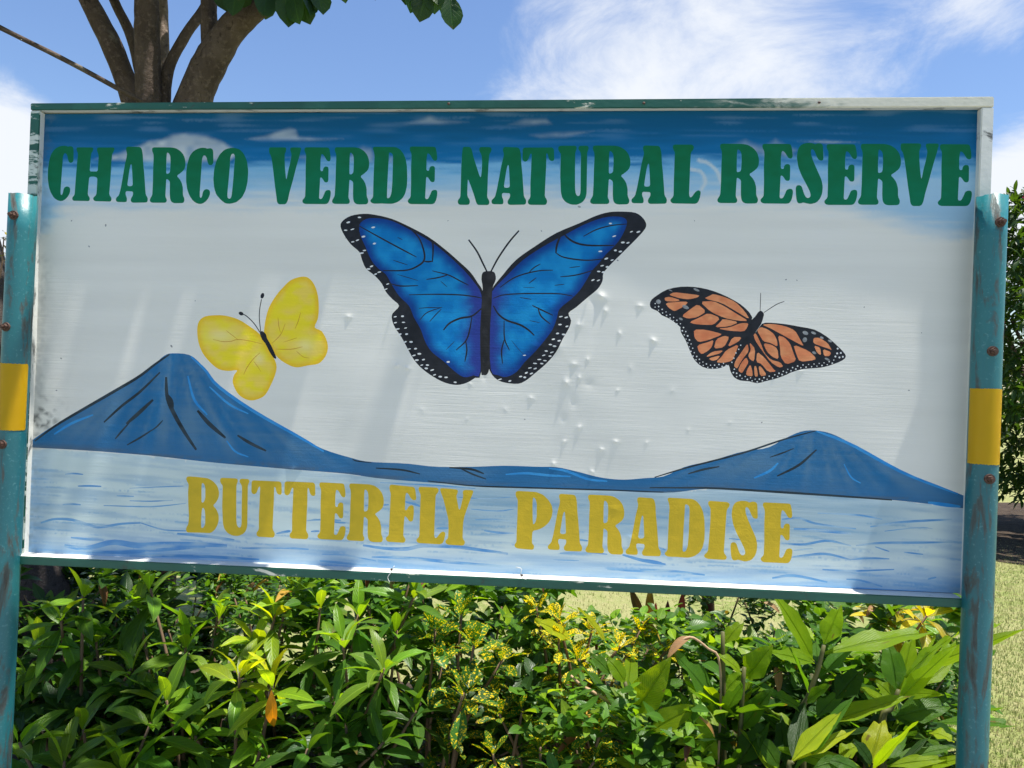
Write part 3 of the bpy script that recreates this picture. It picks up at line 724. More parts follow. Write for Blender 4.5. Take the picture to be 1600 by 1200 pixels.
def sheet_pigment(px, py, uv):
    n = len(px)
    st = vnoise(px / 90, py / 5.5, 1) * .55 + vnoise(px / 34, py / 2.8, 2) * .45         # long brush streaks
    st2 = vnoise(px / 60 + 9, py / 4.0, 3)
    yy = py - (179 - 0.0053 * px)
    white = col(.75, .74, .685)
    c = np.repeat(white, n, 0)
    # painted sky
    y1 = yy + (st - .5) * 30
    ext = 60 * sst(px, 1250, 1500) + 45 * sst(-px, -110, -60)
    lightb = lerp(col(.16, .42, .66), col(.34, .54, .70), sst(y1, 78, 125))
    c = lerp(lightb, c, sst(y1 - ext, 108, 160))
    deep = lerp(col(.002, .088, .20), col(.004, .145, .36), sst(yy + (st2 - .5) * 20, 15, 75))
    c = lerp(deep, c, sst(y1 + 6 * (st2 - .5), 66, 92))
    haze = 0.22 * sst(st2, .55, .95) * sst(-yy, -70, -5)
    c = lerp(c, col(.25, .38, .5), haze)
    for (pl, op, soft) in PAINTED_CLOUDS:
        P_ = np.array(pl)
        m = (px > P_[:, 0].min() - 15) & (px < P_[:, 0].max() + 15) & (py > P_[:, 1].min() - 15) & (py < P_[:, 1].max() + 15)
        if not m.any():
            continue
        q = np.stack([px[m], py[m]], 1)
        ins = inside(P_, q[:, 0], q[:, 1])
        d = pdist(q, [P_]) * np.where(ins, 1, -1)
        a = op * sst(d, -soft * .35, soft) * (0.55 + .6 * vnoise(q[:, 0] / 11, q[:, 1] / 8, 5))
        a = np.clip(a * (1 - .35 * sst(d, soft, soft * 4)), 0, 1)
        c[m] = lerp(c[m], col(.60, .64, .62), a)
    for (pl, w) in ARCS:
        P_ = np.array(spline(pl, 16))
        m = (px > P_[:, 0].min() - 12) & (px < P_[:, 0].max() + 12) & (py > P_[:, 1].min() - 12) & (py < P_[:, 1].max() + 12)
        q = np.stack([px[m], py[m]], 1)
        d = np.min(np.linalg.norm(q[:, None, :] - P_[None, :, :], axis=2), axis=1)
        c[m] = lerp(c[m], col(.62, .66, .64), .7 * (1 - sst(d, 1, w)))
    # lake
    sy = np.interp(px, SHORE_X, SHORE_Y)
    wy = py - sy
    lake = wy > 0
    bands = vnoise(px / 120 + 3, wy / 9, 7) * .6 + vnoise(px / 45, wy / 4.2, 8) * .4
    lc = lerp(col(.58, .68, .675), col(.40, .53, .61), sst(bands, .42, .8))
    mid = sst(px, 480, 700) * (1 - sst(px, 1360, 1490)) * (1 - sst(wy, 45, 95))
    thin = vnoise(px / 75 + 5, wy / 3.0, 51) * .65 + vnoise(px / 30, wy / 1.7, 52) * .35
    lc = lerp(lc, col(.17, .37, .58), .65 * sst(thin, .62, .80) * sst(wy, 14, 40))
    lc = lerp(lc, col(.62, .71, .70), .5 * sst(1 - thin, .62, .80))
    lc = lerp(lc, col(.19, .35, .49), .80 * mid * (.45 + .55 * bands))
    bot = sst(py - (864 + (px - 43) * .0432), -42, 0)
    lc = lerp(lc, col(.10, .31, .62), np.clip(.58 * bot * (.3 + 1.0 * st), 0, 1))
    lc = lerp(lc, col(.16, .33, .58), .7 * (1 - sst(px, 48, 95)) * (.4 + .6 * st))
    lc = lerp(lc, col(.12, .30, .60), .5 * sst(px, 1455, 1500) * (.4 + .6 * st))
    lc = lerp(lc, col(.62, .72, .74), .55 * (1 - sst(wy, 2, 13)) * st2)
    c[lake] = lc[lake]
    # grime that has settled in the lower left corner and along the left edge
    gx = px - (66 - (py - 180) * .035)
    g = (1 - sst(gx, 0, 34)) * sst(vnoise(px / 5, py / 4, 12) * .6 + vnoise(px / 15, py / 40, 13) * .4, .35, .75)
    c = lerp(c, col(.13, .16, .16), np.clip(.30 * g + .0 * px, 0, 1))
    g2 = np.exp(-((px - 62) / 30) ** 2 - ((py - 655) / 30) ** 2) * sst(vnoise(px / 5, py / 4.5, 14), .45, .75)
    c = lerp(c, col(.05, .06, .06), np.clip(.9 * g2, 0, 1))
    # rain-washed tint
    c *= (0.965 + .07 * vnoise(px / 160, py / 14, 20))[:, None]
    return c

def pig(kind, px, py, uv, reg):
    n = len(px)
    st = vnoise(px / 14, py / 5, 31); s2 = vnoise(px / 5, py / 4, 32)
    if kind == 'wave':
        f = vnoise(px / 26, py / 3.2, 50)
        return lerp(lerp(col(.09, .27, .56), col(.20, .40, .62), st), col(.40, .54, .62), sst(f, .45, .85) * .8)
    if kind == 'mount':
        sy = np.interp(px, SHORE_X, SHORE_Y)
        t = (sy - py)
        pk = np.where(px < 760, 270.0, 1272.0); pky = np.where(px < 760, 520.0, 640.0)
        an = np.arctan2(px - pk, np.maximum(py - pky, 1)); rr = np.hypot(px - pk, py - pky)
        fan = vnoise(an * 9 + 20, rr / 150, 33) * .45 + vnoise(an * 26 + 50, rr / 80, 34) * .35 + vnoise(px / 60, t / 5, 36) * .2
        c = lerp(col(.018, .14, .32), col(.085, .20, .33), sst(fan, .25, .75))
        edge = np.exp(-(pdist(uv, reg['uv']) / .012) ** 2)
        c = lerp(c, col(.012, .15, .38), .45 * edge)
        c = lerp(c, col(.035, .15, .32), sst(-t, -40, -5) * .7)
        c = lerp(c, col(.09, .13, .17), sst(-t, -10, -1) * sst(vnoise(px / 60, py / 3, 35), .2, .7) * .75)
        return c
    if kind == 'ridgeblue':
        return lerp(col(.02, .22, .58), col(.06, .32, .66), st)
    if kind == 'ridgedark':
        return lerp(col(.018, .028, .036), col(.045, .07, .09), st)
    if kind == 'bluewing':
        d = pdist(uv, reg['uv'])
        bx = 757 - (py - 480) * .02
        nb = np.abs(px - bx)
        g = vnoise(px / 20, py / 16, 36) * .6 + vnoise(px / 8, py / 8, 37) * .4
        c = lerp(col(.003, .175, .48), col(.010, .26, .58), sst(g, .3, .75))
        c = lerp(col(.006, .050, .25), c, sst(d + .006 * (g - .5), .002, .032))
        c = lerp(col(.028, .050, .27), c, sst(nb + 20 * (g - .5), 8, 46))
        return c
    if kind == 'orange':
        g = vnoise(px / 10, py / 7, 38)
        return lerp(col(.64, .19, .085), col(.80, .34, .155), g) * (.85 + .2 * s2)[:, None]
    if kind == 'yellowwing':
        d = pdist(uv, reg['uv'])
        g = vnoise(px / 13 + py / 30, py / 8, 39)
        c = lerp(col(.86, .70, .03), col(.86, .64, .10), sst(g, .3, .8))
        c = lerp(col(.85, .54, .03), c, sst(d, .003, .016))
        bb = np.exp(-((px - 478) / 14) ** 2 - ((py - 540) / 11) ** 2) + np.exp(-((px - 345) / 22) ** 2 - ((py - 525) / 10) ** 2) + np.exp(-((px - 405) / 8) ** 2 - ((py - 560) / 9) ** 2)
        return lerp(c, col(.88, .76, .35), np.clip(.7 * bb, 0, 1))
    if kind == 'yvein':
        return lerp(col(.50, .20, .03), col(.62, .33, .04), st)
    if kind == 'dot':
        return np.repeat(col(.72, .74, .74), n, 0)
    if kind == 'smudge':
        return lerp(col(.14, .15, .16), col(.36, .38, .39), s2)
    if kind == 'body':
        return lerp(col(.014, .014, .016), col(.05, .05, .055), s2 * st)
    if kind == 'ink':
        return lerp(col(.010, .012, .017), col(.022, .024, .032), s2)
    if kind == 'green':
        t = sst(py, 232, 318)
        return lerp(col(.006, .135, .050), col(.005, .175, .085), np.clip(t * .6 + .5 * vnoise(px / 12, py / 8, 40), 0, 1))
    if kind == 'gold':
        g = vnoise(px / 14, py / 10, 41) * .6 + vnoise(px / 5, py / 4, 42) * .4
        return lerp(col(.55, .39, .018), col(.68, .46, .022), g)

def paint_mat(name, rough, streak, bump_s, spec=.5, relief=0.0):
    b = MatB(name)
    at = b.n('ShaderNodeAttribute', attribute_name='pigment')
    v = b.coord('Object', (5, 1, 150), (0, math.radians(1.2), 0))
    n1 = b.noise(v, 1.0, 7, .68, .9)
    v2 = b.coord('Object', (2.2, 1, 40))
    n2 = b.noise(v2, 1.0, 5, .6, .6)
    f = b.math('ADD', b.math('MULTIPLY', n1, streak), 1 - streak * .5)
    f2 = b.math('ADD', b.math('MULTIPLY', n2, streak * .8), 1 - streak * .4)
    mul = b.math('MULTIPLY', f, f2)
    cmb = b.n('ShaderNodeCombineColor')
    for i in range(3):
        b.l(mul, cmb.inputs[i])
    c = b.mix(1.0, at.outputs['Color'], cmb.outputs[0], 'MULTIPLY')
    hgt = n1
    if relief:
        n3 = b.noise(b.coord('Object', (1, 1, 1)), 70, 6, .6, 1.2)
        hgt = b.math('ADD', n1, b.math('MULTIPLY', n3, relief))
    patch = b.step(b.noise(b.coord('Object', (1.6, 1, 2.6)), 1.0, 4, .6, .5), .35, .65, .25, 1.0)
    hgt = b.math('MULTIPLY', hgt, patch)
    nrm = b.bump(hgt, bump_s, .004)
    return b.finish(b.pbr(c, b.math('ADD', b.math('MULTIPLY', n2, .18), rough - .09), nrm, spec))
M_SHEET = paint_mat('brushed_paint', .48, .05, .22, .14)
M_LETTER = paint_mat('green_letter_paint', .55, .08, .10, .10)
M_GOLD = paint_mat('gold_letter_paint', .42, .05, .20, .28, 2.0)
M_ART = paint_mat('artist_paint', .50, .20, .26, .12, 1.2)
M_INK = paint_mat('black_paint', .5, .25, .22, .2, .8)

SIGN = thing('sign_board', 'large hand painted butterfly sign in a framed panel bolted to two teal posts', 'sign', S0 + EU * (umin + umax) / 2 + EZ * (-S0.z))
ORG = SIGN.location.copy()
SIGN.rotation_euler = (0, 0, -PHI)                     # local x runs along the sign, local -y to the viewer
RINV = (Matrix.Translation(ORG) @ Matrix.Rotation(-PHI, 4, 'Z')).inverted()
def sl(u, v, off=0.0):
    """sign plane coordinates -> the sign's own local space"""
    return RINV @ uv_world(u, v, off)
# local positions of all vertices
o0 = np.array(sl(0, 0)); 
LX = o0[0] + VX[:, 0]; LZ = o0[2] + VX[:, 1]; LY = np.full(len(VX), o0[1]) - HH
NRM = np.stack([-DX, -np.ones(len(VX)), -DY], 1)
NRM[:, 0] *= 1; NRM /= np.linalg.norm(NRM, axis=1)[:, None]

def sheet_piece(name, faces, kind, reg, mat, parent):
    used, inv = np.unique(faces, return_inverse=True)
    F = inv.reshape(faces.shape)
    a = VX[used]
    tri = a[F]
    area = (tri[:, 1, 0] - tri[:, 0, 0]) * (tri[:, 2, 1] - tri[:, 0, 1]) - (tri[:, 2, 0] - tri[:, 0, 0]) * (tri[:, 1, 1] - tri[:, 0, 1])
    F[area < 0] = F[area < 0][:, ::-1]
    me = bpy.data.meshes.new(name)
    co = np.stack([LX[used], LY[used], LZ[used]], 1)
    me.from_pydata(co.tolist(), [], F.tolist())
    me.shade_smooth()
    c = reg if isinstance(reg, np.ndarray) else pig(kind, PX[used], PY[used], a, reg)
    at = me.attributes.new('pigment', 'FLOAT_COLOR', 'POINT')
    at.data.foreach_set('color', np.hstack([np.clip(c, 0, 1), np.ones((len(c), 1))]).astype(np.float32).ravel())
    me.normals_split_custom_set_from_vertices([tuple(x) for x in NRM[used]])
    o = link(name, me, parent, [mat])
    return o

def components(F):
    par = {}
    def find(a):
        while par[a] != a:
            par[a] = par[par[a]]; a = par[a]
        return a
    for f in F.tolist():
        for v in f:
            par.setdefault(v, v)
        for a, b in ((f[0], f[1]), (f[1], f[2])):
            ra, rb = find(a), find(b)
            if ra != rb:
                par[ra] = rb
    root = np.array([find(f[0]) for f in F.tolist()])
    return [F[root == k] for k in np.unique(root)]

# panel itself
f0 = FA[lab == -1]
used0 = np.unique(f0)
sheet_piece('panel', f0, 'sheet', sheet_pigment(PX[used0], PY[used0], VX[used0]), M_SHEET, SIGN)
groups = {}
for i, r in enumerate(REG):
    groups.setdefault(r['key'], []).append(i)
parents = {}
PART_LABEL = {'blue_butterfly': 'big blue butterfly with black edged wings painted in the middle', 'orange_butterfly': 'orange and black butterfly painted on the right',
              'yellow_butterfly': 'yellow butterfly painted on the left', 'mountain_range': 'two painted blue volcanoes joined by a low shore'}
KMAT = {'green': M_LETTER, 'gold': M_GOLD, 'ink': M_INK, 'body': M_INK, 'dot': M_ART}
# first the pieces that other pieces hang on
def main_key(k):
    return k[0] in PART_LABEL
for nm in ('blue_butterfly', 'orange_butterfly', 'yellow_butterfly'):
    c = {'blue_butterfly': (760, 500), 'orange_butterfly': (1180, 530), 'yellow_butterfly': (420, 550)}[nm]
    e = bpy.data.objects.new(nm, None)
    COL.objects.link(e)
    e.parent = SIGN
    e.empty_display_size = .05
    e['label'] = PART_LABEL[nm]
    parents[nm] = e
for key in sorted(groups, key=lambda k: (len(k) > 1, str(k))):
    idx = groups[key]
    nm = key[0]
    regs = [REG[i] for i in idx]
    kinds = regs[0]['mat']
    if nm in ('wave_stroke',) or (len(key) > 1 and key[1] in ('ridge_highlight', 'ridge_shadow_stroke')):
        for i in idx:
            fs = FA[lab == i]
            if len(fs):
              for part in components(fs):
                sheet_piece(nm if nm == 'wave_stroke' else key[1], part, REG[i]['mat'], REG[i], M_ART, SIGN if nm == 'wave_stroke' else parents[nm])
        continue
    fs = FA[np.isin(lab, idx)]
    if len(fs) == 0:
        continue
    reg = dict(uv=[p for r in regs for p in r['uv']])
    mat = KMAT.get(kinds, M_ART)
    if nm == 'paint_speck':
        sheet_piece('paint_speck', fs, kinds, reg, mat, SIGN)
        continue
    if nm == 'letter':
        o = sheet_piece('letter', fs, kinds, reg, mat, SIGN)
    elif nm == 'mountain_range':
        o = sheet_piece('mountain_range', fs, kinds, reg, mat, SIGN)
        o['label'] = PART_LABEL[nm]
        parents[nm] = o
    else:
        o = sheet_piece(key[1], fs, kinds, reg, mat, parents[nm])

# ------------------------------------------------------------------ frame and posts
def frame_mat(name, green_amt, white_right=None, wear=.5, base=(.008, .072, .050), under=(.62, .60, .50)):
    b = MatB(name)
    v = b.coord('Object', (1, 1, 1))
    n = b.noise(b.coord('Object', (9, 30, 30)), 1.0, 7, .65, .5)
    n2 = b.noise(v, 60, 5, .6)
    n3 = b.noise(b.coord('Object', (3, 8, 8)), 1.0, 4, .6)
    c = b.mix(b.step(n3, .3, .7), base, tuple(x * 1.5 for x in base))
    pale = b.mix(n2, under, tuple(min(1, x * 1.2) for x in under))
    m = b.step(n, .64 - .16 * wear, .70 - .16 * wear)
    if white_right is not None:
        sep = b.n('ShaderNodeSeparateXYZ')
        b.l(v, sep.inputs[0])
        grad = b.step(b.math('ADD', sep.outputs[0], b.math('MULTIPLY', b.math('SUBTRACT', n, .5), .9)), white_right - .12, white_right + .16)
        m = b.math('MAXIMUM', m, grad)
    c = b.mix(m, c, pale)
    dirt = b.step(b.noise(b.coord('Object', (14, 14, 14)), 1.0, 8, .7, .6), .60, .70)
    c = b.mix(b.math('MULTIPLY', dirt, .75), c, (.035, .03, .025))
    return b.finish(b.pbr(c, .48, b.bump(b.math('ADD', n2, n), .25, .003)))
def white_mat(name, dirtiness):
    b = MatB(name)
    n = b.noise(b.coord('Object', (12, 30, 12)), 1.0, 8, .7, .4)
    n2 = b.noise(b.coord('Object', (1, 1, 1)), 45, 6, .65)
    c = b.mix(n2, (.62, .62, .57), (.76, .76, .71))
    c = b.mix(b.math('MULTIPLY', b.step(n, .62 - .1 * dirtiness, .70), .9), c, (.05, .05, .045))
    c = b.mix(b.math('MULTIPLY', b.step(n2, .66, .72), .6), c, (.30, .12, .06))
    return b.finish(b.pbr(c, .5, b.bump(n2, .3, .003)))
M_RAILG = frame_mat('worn_green_frame_paint', 1, None, .02)
M_RAILTOP = frame_mat('top_rail_paint', 1, .72, .12)
M_RAILL = frame_mat('left_rail_paint', 1, None, .95, under=(.50, .55, .50))
M_RAILW = white_mat('old_white_frame_paint', .25)
M_RAILWD = white_mat('stained_white_frame_paint', .9)

D_FR = 0.019     # frame stands this far in front of the sheet
def fpt(px, py, off):
    u, v = on_sign(px, py, off)
    return sl(u, v, off)
def rail(name, quad_px, back, mats, front_off=D_FR, seg=1, inner=None):
    """beam whose front face is the quad (photo pixels on the frame's front plane); mats: front, others"""
    bm = bmesh.new()
    f = [fpt(x, y, front_off) for (x, y) in quad_px]
    bk = [Vector((p.x, p.y + front_off + back, p.z)) for p in f]
    vf = [bm.verts.new(p) for p in f]
    vb = [bm.verts.new(p) for p in bk]
    faces = [bm.faces.new(vf)]
    for k in range(4):
        faces.append(bm.faces.new((vf[(k + 1) % 4], vf[k], vb[k], vb[(k + 1) % 4])))
    faces.append(bm.faces.new(vb[::-1]))
    for i, fc in enumerate(faces):
        fc.material_index = 0 if i == 0 else (1 if len(mats) > 1 else 0)
    bmesh.ops.recalc_face_normals(bm, faces=bm.faces)
    bmesh.ops.bevel(bm, geom=list(bm.edges), offset=.0022, segments=2, affect='EDGES', clamp_overlap=True)
    me = bm_mesh(name, bm)
    return link(name, me, SIGN, mats)
# quads listed top-left, top-right, bottom-right, bottom-left of the visible front faces
rail('frame_rail', [(47,161),(1553.5,150.5),(1553.5,167.0),(47.2,172.0)], .016, [M_RAILTOP, M_RAILWD])
rail('frame_rail', [(47.2,172.7),(62.5,172.7),(36.5,868),(19,868)], .016, [M_RAILL, M_RAILWD])
rail('frame_rail', [(1534,167.7),(1553.5,167.7),(1527,934),(1506,934)], .016, [M_RAILW, M_RAILWD])
rail('frame_rail', [(20,868.5),(1506,935.5),(1506,950),(20,881.5)], .016, [M_RAILG, M_RAILW], front_off=.046)
# plain backing board so that the sign is solid
bm = bmesh.new()
q = [sl(*c) for c in cuv]
vf = [bm.verts.new(Vector((p.x, p.y + .010, p.z))) for p in q]
vb = [bm.verts.new(Vector((p.x, p.y + .016, p.z))) for p in q]
bm.faces.new(vf); bm.faces.new(vb[::-1])
for k in range(4):
    bm.faces.new((vf[(k + 1) % 4], vf[k], vb[k], vb[(k + 1) % 4]))
bmesh.ops.recalc_face_normals(bm, faces=bm.faces)
link('backing_board', bm_mesh('backing_board', bm), SIGN, [M_RAILG])

def post_mat():
    b = MatB('weathered_teal_post_paint')
    v = b.coord('Object', (1, 1, 1))
    vs_ = b.coord('Object', (26, 26, 5.5))
    n = b.noise(vs_, 1.0, 8, .66, .5)
    n2 = b.noise(b.coord('Object', (3, 3, 1.2)), 1.0, 4, .6)
    n3 = b.noise(v, 120, 5, .6)
    c = b.mix(b.step(n2, .3, .7), (.011, .110, .138), (.022, .175, .19))
    c = b.mix(b.math('MULTIPLY', b.step(n3, .55, .75), .35), c, (.18, .40, .42))
    lay = b.math('ADD', n, b.math('MULTIPLY', b.math('SUBTRACT', n2, .5), .25))
    c = b.mix(b.math('MULTIPLY', b.step(lay, .50, .59), .8), c, (.070, .066, .055))
    c = b.mix(b.step(lay, .60, .67), c, (.045, .030, .022))
    pale = b.step(b.noise(b.coord('Object', (10, 10, 7)), 1.0, 6, .7), .72, .75)
    c = b.mix(b.math('MULTIPLY', pale, .7), c, (.5, .55, .55))
    hgt = b.math('ADD', b.math('MULTIPLY', b.step(lay, .555, .64), -1.0), b.math('MULTIPLY', n3, .5))
    return b.finish(b.pbr(c, b.math('ADD', .38, b.math('MULTIPLY', b.step(lay, .5, .62), .35)), b.bump(hgt, .35, .003)))
M_POST = post_mat()
def plain(name, c, rough, scale=40, var=.25, spec=.5, metal=0.0, bump=.1):
    b = MatB(name)
    n = b.noise(b.coord('Object', (1, 1, 1)), scale, 6, .6)
    cc = b.mix(n, tuple(x * (1 - var) for x in c), tuple(min(1, x * (1 + var)) for x in c))
    return b.finish(b.pbr(cc, rough, b.bump(n, bump, .003), spec, metal))
M_BAND = plain('yellow_reflective_tape', (.88, .54, .004), .40, 14, .06, bump=.12)
M_RUST = plain('rusty_bolt_steel', (.075, .035, .022), .62, 220, .6, bump=.5)
M_WASH = plain('dull_washer_steel', (.16, .12, .10), .5, 220, .5, metal=.5)

def rot_cyl(r, z0, z1, seg=32, rag=0.0, seed=1):
    rr = random.Random(seed)
    bm = bmesh.new()
    nz = 24
    rings = []
    for j in range(nz + 1):
        z = z0 + (z1 - z0) * j / nz
        ring = []
        for k in range(seg):
            th = 2 * math.pi * k / seg
            dz = rag * rr.uniform(-1, .4) if j == nz else 0
            ring.append(bm.verts.new((r * math.cos(th), r * math.sin(th), z + dz)))
        rings.append(ring)
    for j in range(nz):
        for k in range(seg):
            bm.faces.new((rings[j][k], rings[j][(k + 1) % seg], rings[j + 1][(k + 1) % seg], rings[j + 1][k]))
    inner = [bm.verts.new((.86 * v.co.x, .86 * v.co.y, v.co.z - .001)) for v in rings[-1]]
    low = [bm.verts.new((.86 * v.co.x, .86 * v.co.y, v.co.z - .06)) for v in rings[-1]]
    for k in range(seg):
        k2 = (k + 1) % seg
        bm.faces.new((rings[-1][k], rings[-1][k2], inner[k2], inner[k]))
        bm.faces.new((inner[k], inner[k2], low[k2], low[k]))
    bm.faces.new(low[::-1])
    bm.faces.new(rings[0][::-1])
    bmesh.ops.recalc_face_normals(bm, faces=bm.faces)
    return bm_mesh('post', bm, True)

def bolt_mesh():
    bm = bmesh.new()
    # washer, hexagonal head, threaded end; axis along -y
    def disc(r, y0, y1, seg, ph=0.0):
        a = [bm.verts.new((r * math.cos(2 * math.pi * k / seg + ph), y0, r * math.sin(2 * math.pi * k / seg + ph))) for k in range(seg)]
        b = [bm.verts.new((r * .93 * math.cos(2 * math.pi * k / seg + ph), y1, r * .93 * math.sin(2 * math.pi * k / seg + ph))) for k in range(seg)]
        for k in range(seg):
            bm.faces.new((a[k], a[(k + 1) % seg], b[(k + 1) % seg], b[k]))
        bm.faces.new(b)
        bm.faces.new(a[::-1])
    disc(.0125, .004, -.0015, 18)
    disc(.0085, -.0017, -.009, 6, .3)
    disc(.0048, -.0092, -.016, 10)
    bmesh.ops.recalc_face_normals(bm, faces=bm.faces)
    return bm_mesh('bolt', bm)
BOLT = bolt_mesh()
BOLT.materials.append(M_RUST)

OFFP = 0.053          # post axis stands in front of the sheet
def build_post(axis_top, axis_low, rad_px, bolts, band, seed, label):
    u0, v0 = on_sign(*axis_top, OFFP)
    u1, v1 = on_sign(*axis_low, OFFP)
    top = sl(u0, v0, OFFP)
    d = (EYE - uv_world(u0, v0, OFFP)).length
    r = 0.0335
    zt_ = top.z
    me = rot_cyl(r, -.35, zt_, 36, .003, seed)
    po = link('post', me, SIGN, [M_POST])
    low = sl(u1, v1, OFFP)
    sh = (low.x - top.x) / (low.z - top.z)
    po.location = (top.x - sh * zt_, top.y, 0)
    po.rotation_euler = (0, math.atan(sh), 0)
    for (bx, by) in bolts:
        u, v = on_sign(bx, by, OFFP + r * .8)
        p = sl(u, v, OFFP + r * .8)
        x = p.x - po.location.x - sh * p.z
        x = max(-r * .93, min(r * .93, x))
        ang = math.asin(x / r)
        o = bpy.data.objects.new('bolt', BOLT)
        COL.objects.link(o)
        o.parent = po
        o.location = (x, -math.sqrt(r * r - x * x) - .001, p.z)
        o.rotation_euler = (0, rnd.uniform(0, 1), ang * .8)
    (xa, ya, xb, yb) = band
    ua, va = on_sign((xa + xb) / 2, ya, OFFP + r)
    ub, vb_ = on_sign((xa + xb) / 2, yb, OFFP + r)
    za = sl(ua, va, 0).z; zb = sl(ub, vb_, 0).z
    bm = bmesh.new()
    seg = 44
    # angle range of the tape on the pipe, seen from the viewer
    vd = (EYE - uv_world(u0, v0, OFFP)); vd.z = 0
    vl = Matrix.Rotation(PHI, 3, 'Z') @ vd
    base = math.atan2(vl.y, vl.x)
    grid = []
    rr = random.Random(seed + 5)
    for j in range(9):
        z = zb + (za - zb) * j / 8
        row = []
        for k in range(seg + 1):
            s = -1 + 2 * k / seg
            th = base + s * band_span[seed] + band_off[seed]
            jz = 0
            dr = .0008
            if seed == 1 and j in (0, 8) and k == seg:
                jz = .006 if j == 0 else -.006
            row.append(bm.verts.new(((r + dr) * math.cos(th), (r + dr) * math.sin(th), z + jz + .0008 * rr.uniform(-1, 1))))
        grid.append(row)
    for j in range(8):
        for k in range(seg):
            bm.faces.new((grid[j][k], grid[j][k + 1], grid[j + 1][k + 1], grid[j + 1][k]))
    geom = bmesh.ops.solidify(bm, geom=list(bm.faces), thickness=-.0005)
    bmesh.ops.recalc_face_normals(bm, faces=bm.faces)
    ob = link('reflective_band', bm_mesh('reflective_band', bm, False), po, [M_BAND])
    return po
band_span = {1: 1.25, 2: 1.35}
band_off = {1: -.28, 2: .22}
build_post((37, 305), (-8, 1250), 20, [(24, 337), (12, 511), (6, 694)], (3, 568, 40, 673), 1, None)
build_post((1550, 307), (1520, 1150), 22, [(1561, 348), (1549, 549), (1544, 748)], (1518, 607, 1559, 726), 2, None)

# nails and rust spots on the rails
bm = bmesh.new()
bmesh.ops.create_uvsphere(bm, u_segments=8, v_segments=5, radius=.004)
NAIL = bm_mesh('nail_head', bm, True)
NAIL.materials.append(M_RUST)
for (x, y, off) in ((701,162,.0245),(1006,161,.0245),(1280,160,.0245),(815,899,.047),(612,890,.047)):
    o = bpy.data.objects.new('nail_head', NAIL)
    COL.objects.link(o)
    o.parent = SIGN
    o.location = fpt(x, y, off)
    o.scale = (1, .45, .8)

M_THREAD = plain('white_thread', (.7, .7, .66), .8, 60, .1)
for pts in ([(616,884),(612,893),(606,902),(609,910)], [(806,886),(815,889),(813,900),(822,905),(828,900)]):
    c = [fpt(x, y, .049 + .001 * i) for i, (x, y) in enumerate(pts)]
    c = [Vector(p) for p in spline([tuple(p) for p in c], 12)]
    link('thread', tube_mesh('thread', c, [.0009] * 12, 5, True), SIGN, [M_THREAD])

# ================================================================== ground
def ground_mat():
    b = MatB('dry_lawn')
    v = b.coord('Object', (1, 1, 1))
    n1 = b.noise(v, 1.1, 6, .6, .3)
    n2 = b.noise(v, 14, 6, .65)
    n3 = b.noise(v, 90, 4, .6)
    c = b.mix(b.step(n1, .35, .65), (.20, .25, .065), (.31, .31, .13))
    c = b.mix(b.step(n2, .42, .66), c, (.36, .33, .16))
    c = b.mix(b.step(n3, .35, .7), b.mix(.55, c, (.13, .15, .04)), c)
    return b.finish(b.pbr(c, .9, b.bump(b.math('ADD', n3, n2), .6, .02), .2))
def soil_mat():
    b = MatB('mulched_soil')
    v = b.coord('Object', (1, 1, 1))
    n1 = b.noise(v, 9, 8, .7, .5)
    n2 = b.noise(v, 60, 6, .7)
    c = b.mix(b.step(n1, .3, .7), (.030, .020, .014), (.075, .055, .038))  # dark soil, lowered further so its colour carries the shade under the hedge
    c = b.mix(b.step(n2, .58, .7), c, (.14, .11, .07))
    return b.finish(b.pbr(c, .95, b.bump(n2, .8, .02), .2))
M_LAWN = ground_mat(); M_SOIL = soil_mat()
bm = bmesh.new()
R_ = 900
rg = [0, 3, 8, 20, 60, 200, R_]
prev = [bm.verts.new((0, 0, 0))]
for r in rg[1:]:
    ring = [bm.verts.new((r * math.cos(k * math.pi / 24), r * math.sin(k * math.pi / 24), 0)) for k in range(48)]
    for k in range(48):
        k2 = (k + 1) % 48
        if len(prev) == 1:
            bm.faces.new((prev[0], ring[k], ring[k2]))
        else:
            bm.faces.new((prev[k], ring[k], ring[k2], prev[k2]))
    prev = ring
lawn = link('lawn', bm_mesh('lawn', bm), None, [M_LAWN])
lawn['kind'] = 'structure'
def sheet(name, outline, z, mat, rough_z=0.0):
    bm = bmesh.new()
    cx = sum(p[0] for p in outline) / len(outline); cy = sum(p[1] for p in outline) / len(outline)
    c = closed_spline(outline, 6)
    ctr = bm.verts.new((cx, cy, z + rough_z))
    rings = []
    for f in (.33, .66, 1.0):
        rings.append([bm.verts.new((cx + (p[0] - cx) * f, cy + (p[1] - cy) * f, z + (rough_z * rnd.uniform(.4, 1) if f < 1 else 0))) for p in c])
    n = len(c)
    for k in range(n):
        bm.faces.new((ctr, rings[0][k], rings[0][(k + 1) % n]))
        for j in (0, 1):
            bm.faces.new((rings[j][k], rings[j + 1][k], rings[j + 1][(k + 1) % n], rings[j][(k + 1) % n]))
    bmesh.ops.recalc_face_normals(bm, faces=bm.faces)
    o = link(name, bm_mesh(name, bm, True), None, [mat])
    o['kind'] = 'structure'
    return o
sheet('planting_bed', [(-3.2,1.7),(-1.5,1.6),(0,1.65),(1.0,1.75),(1.45,2.2),(1.5,2.8),(1.1,3.5),(0.2,3.7),(-1.5,3.9),(-3.2,3.6)], .006, M_SOIL, .02)
M_BOUNCE = plain('neutral_bounce_grey', (.30, .30, .31), .9, 3, .2, .2, .2)
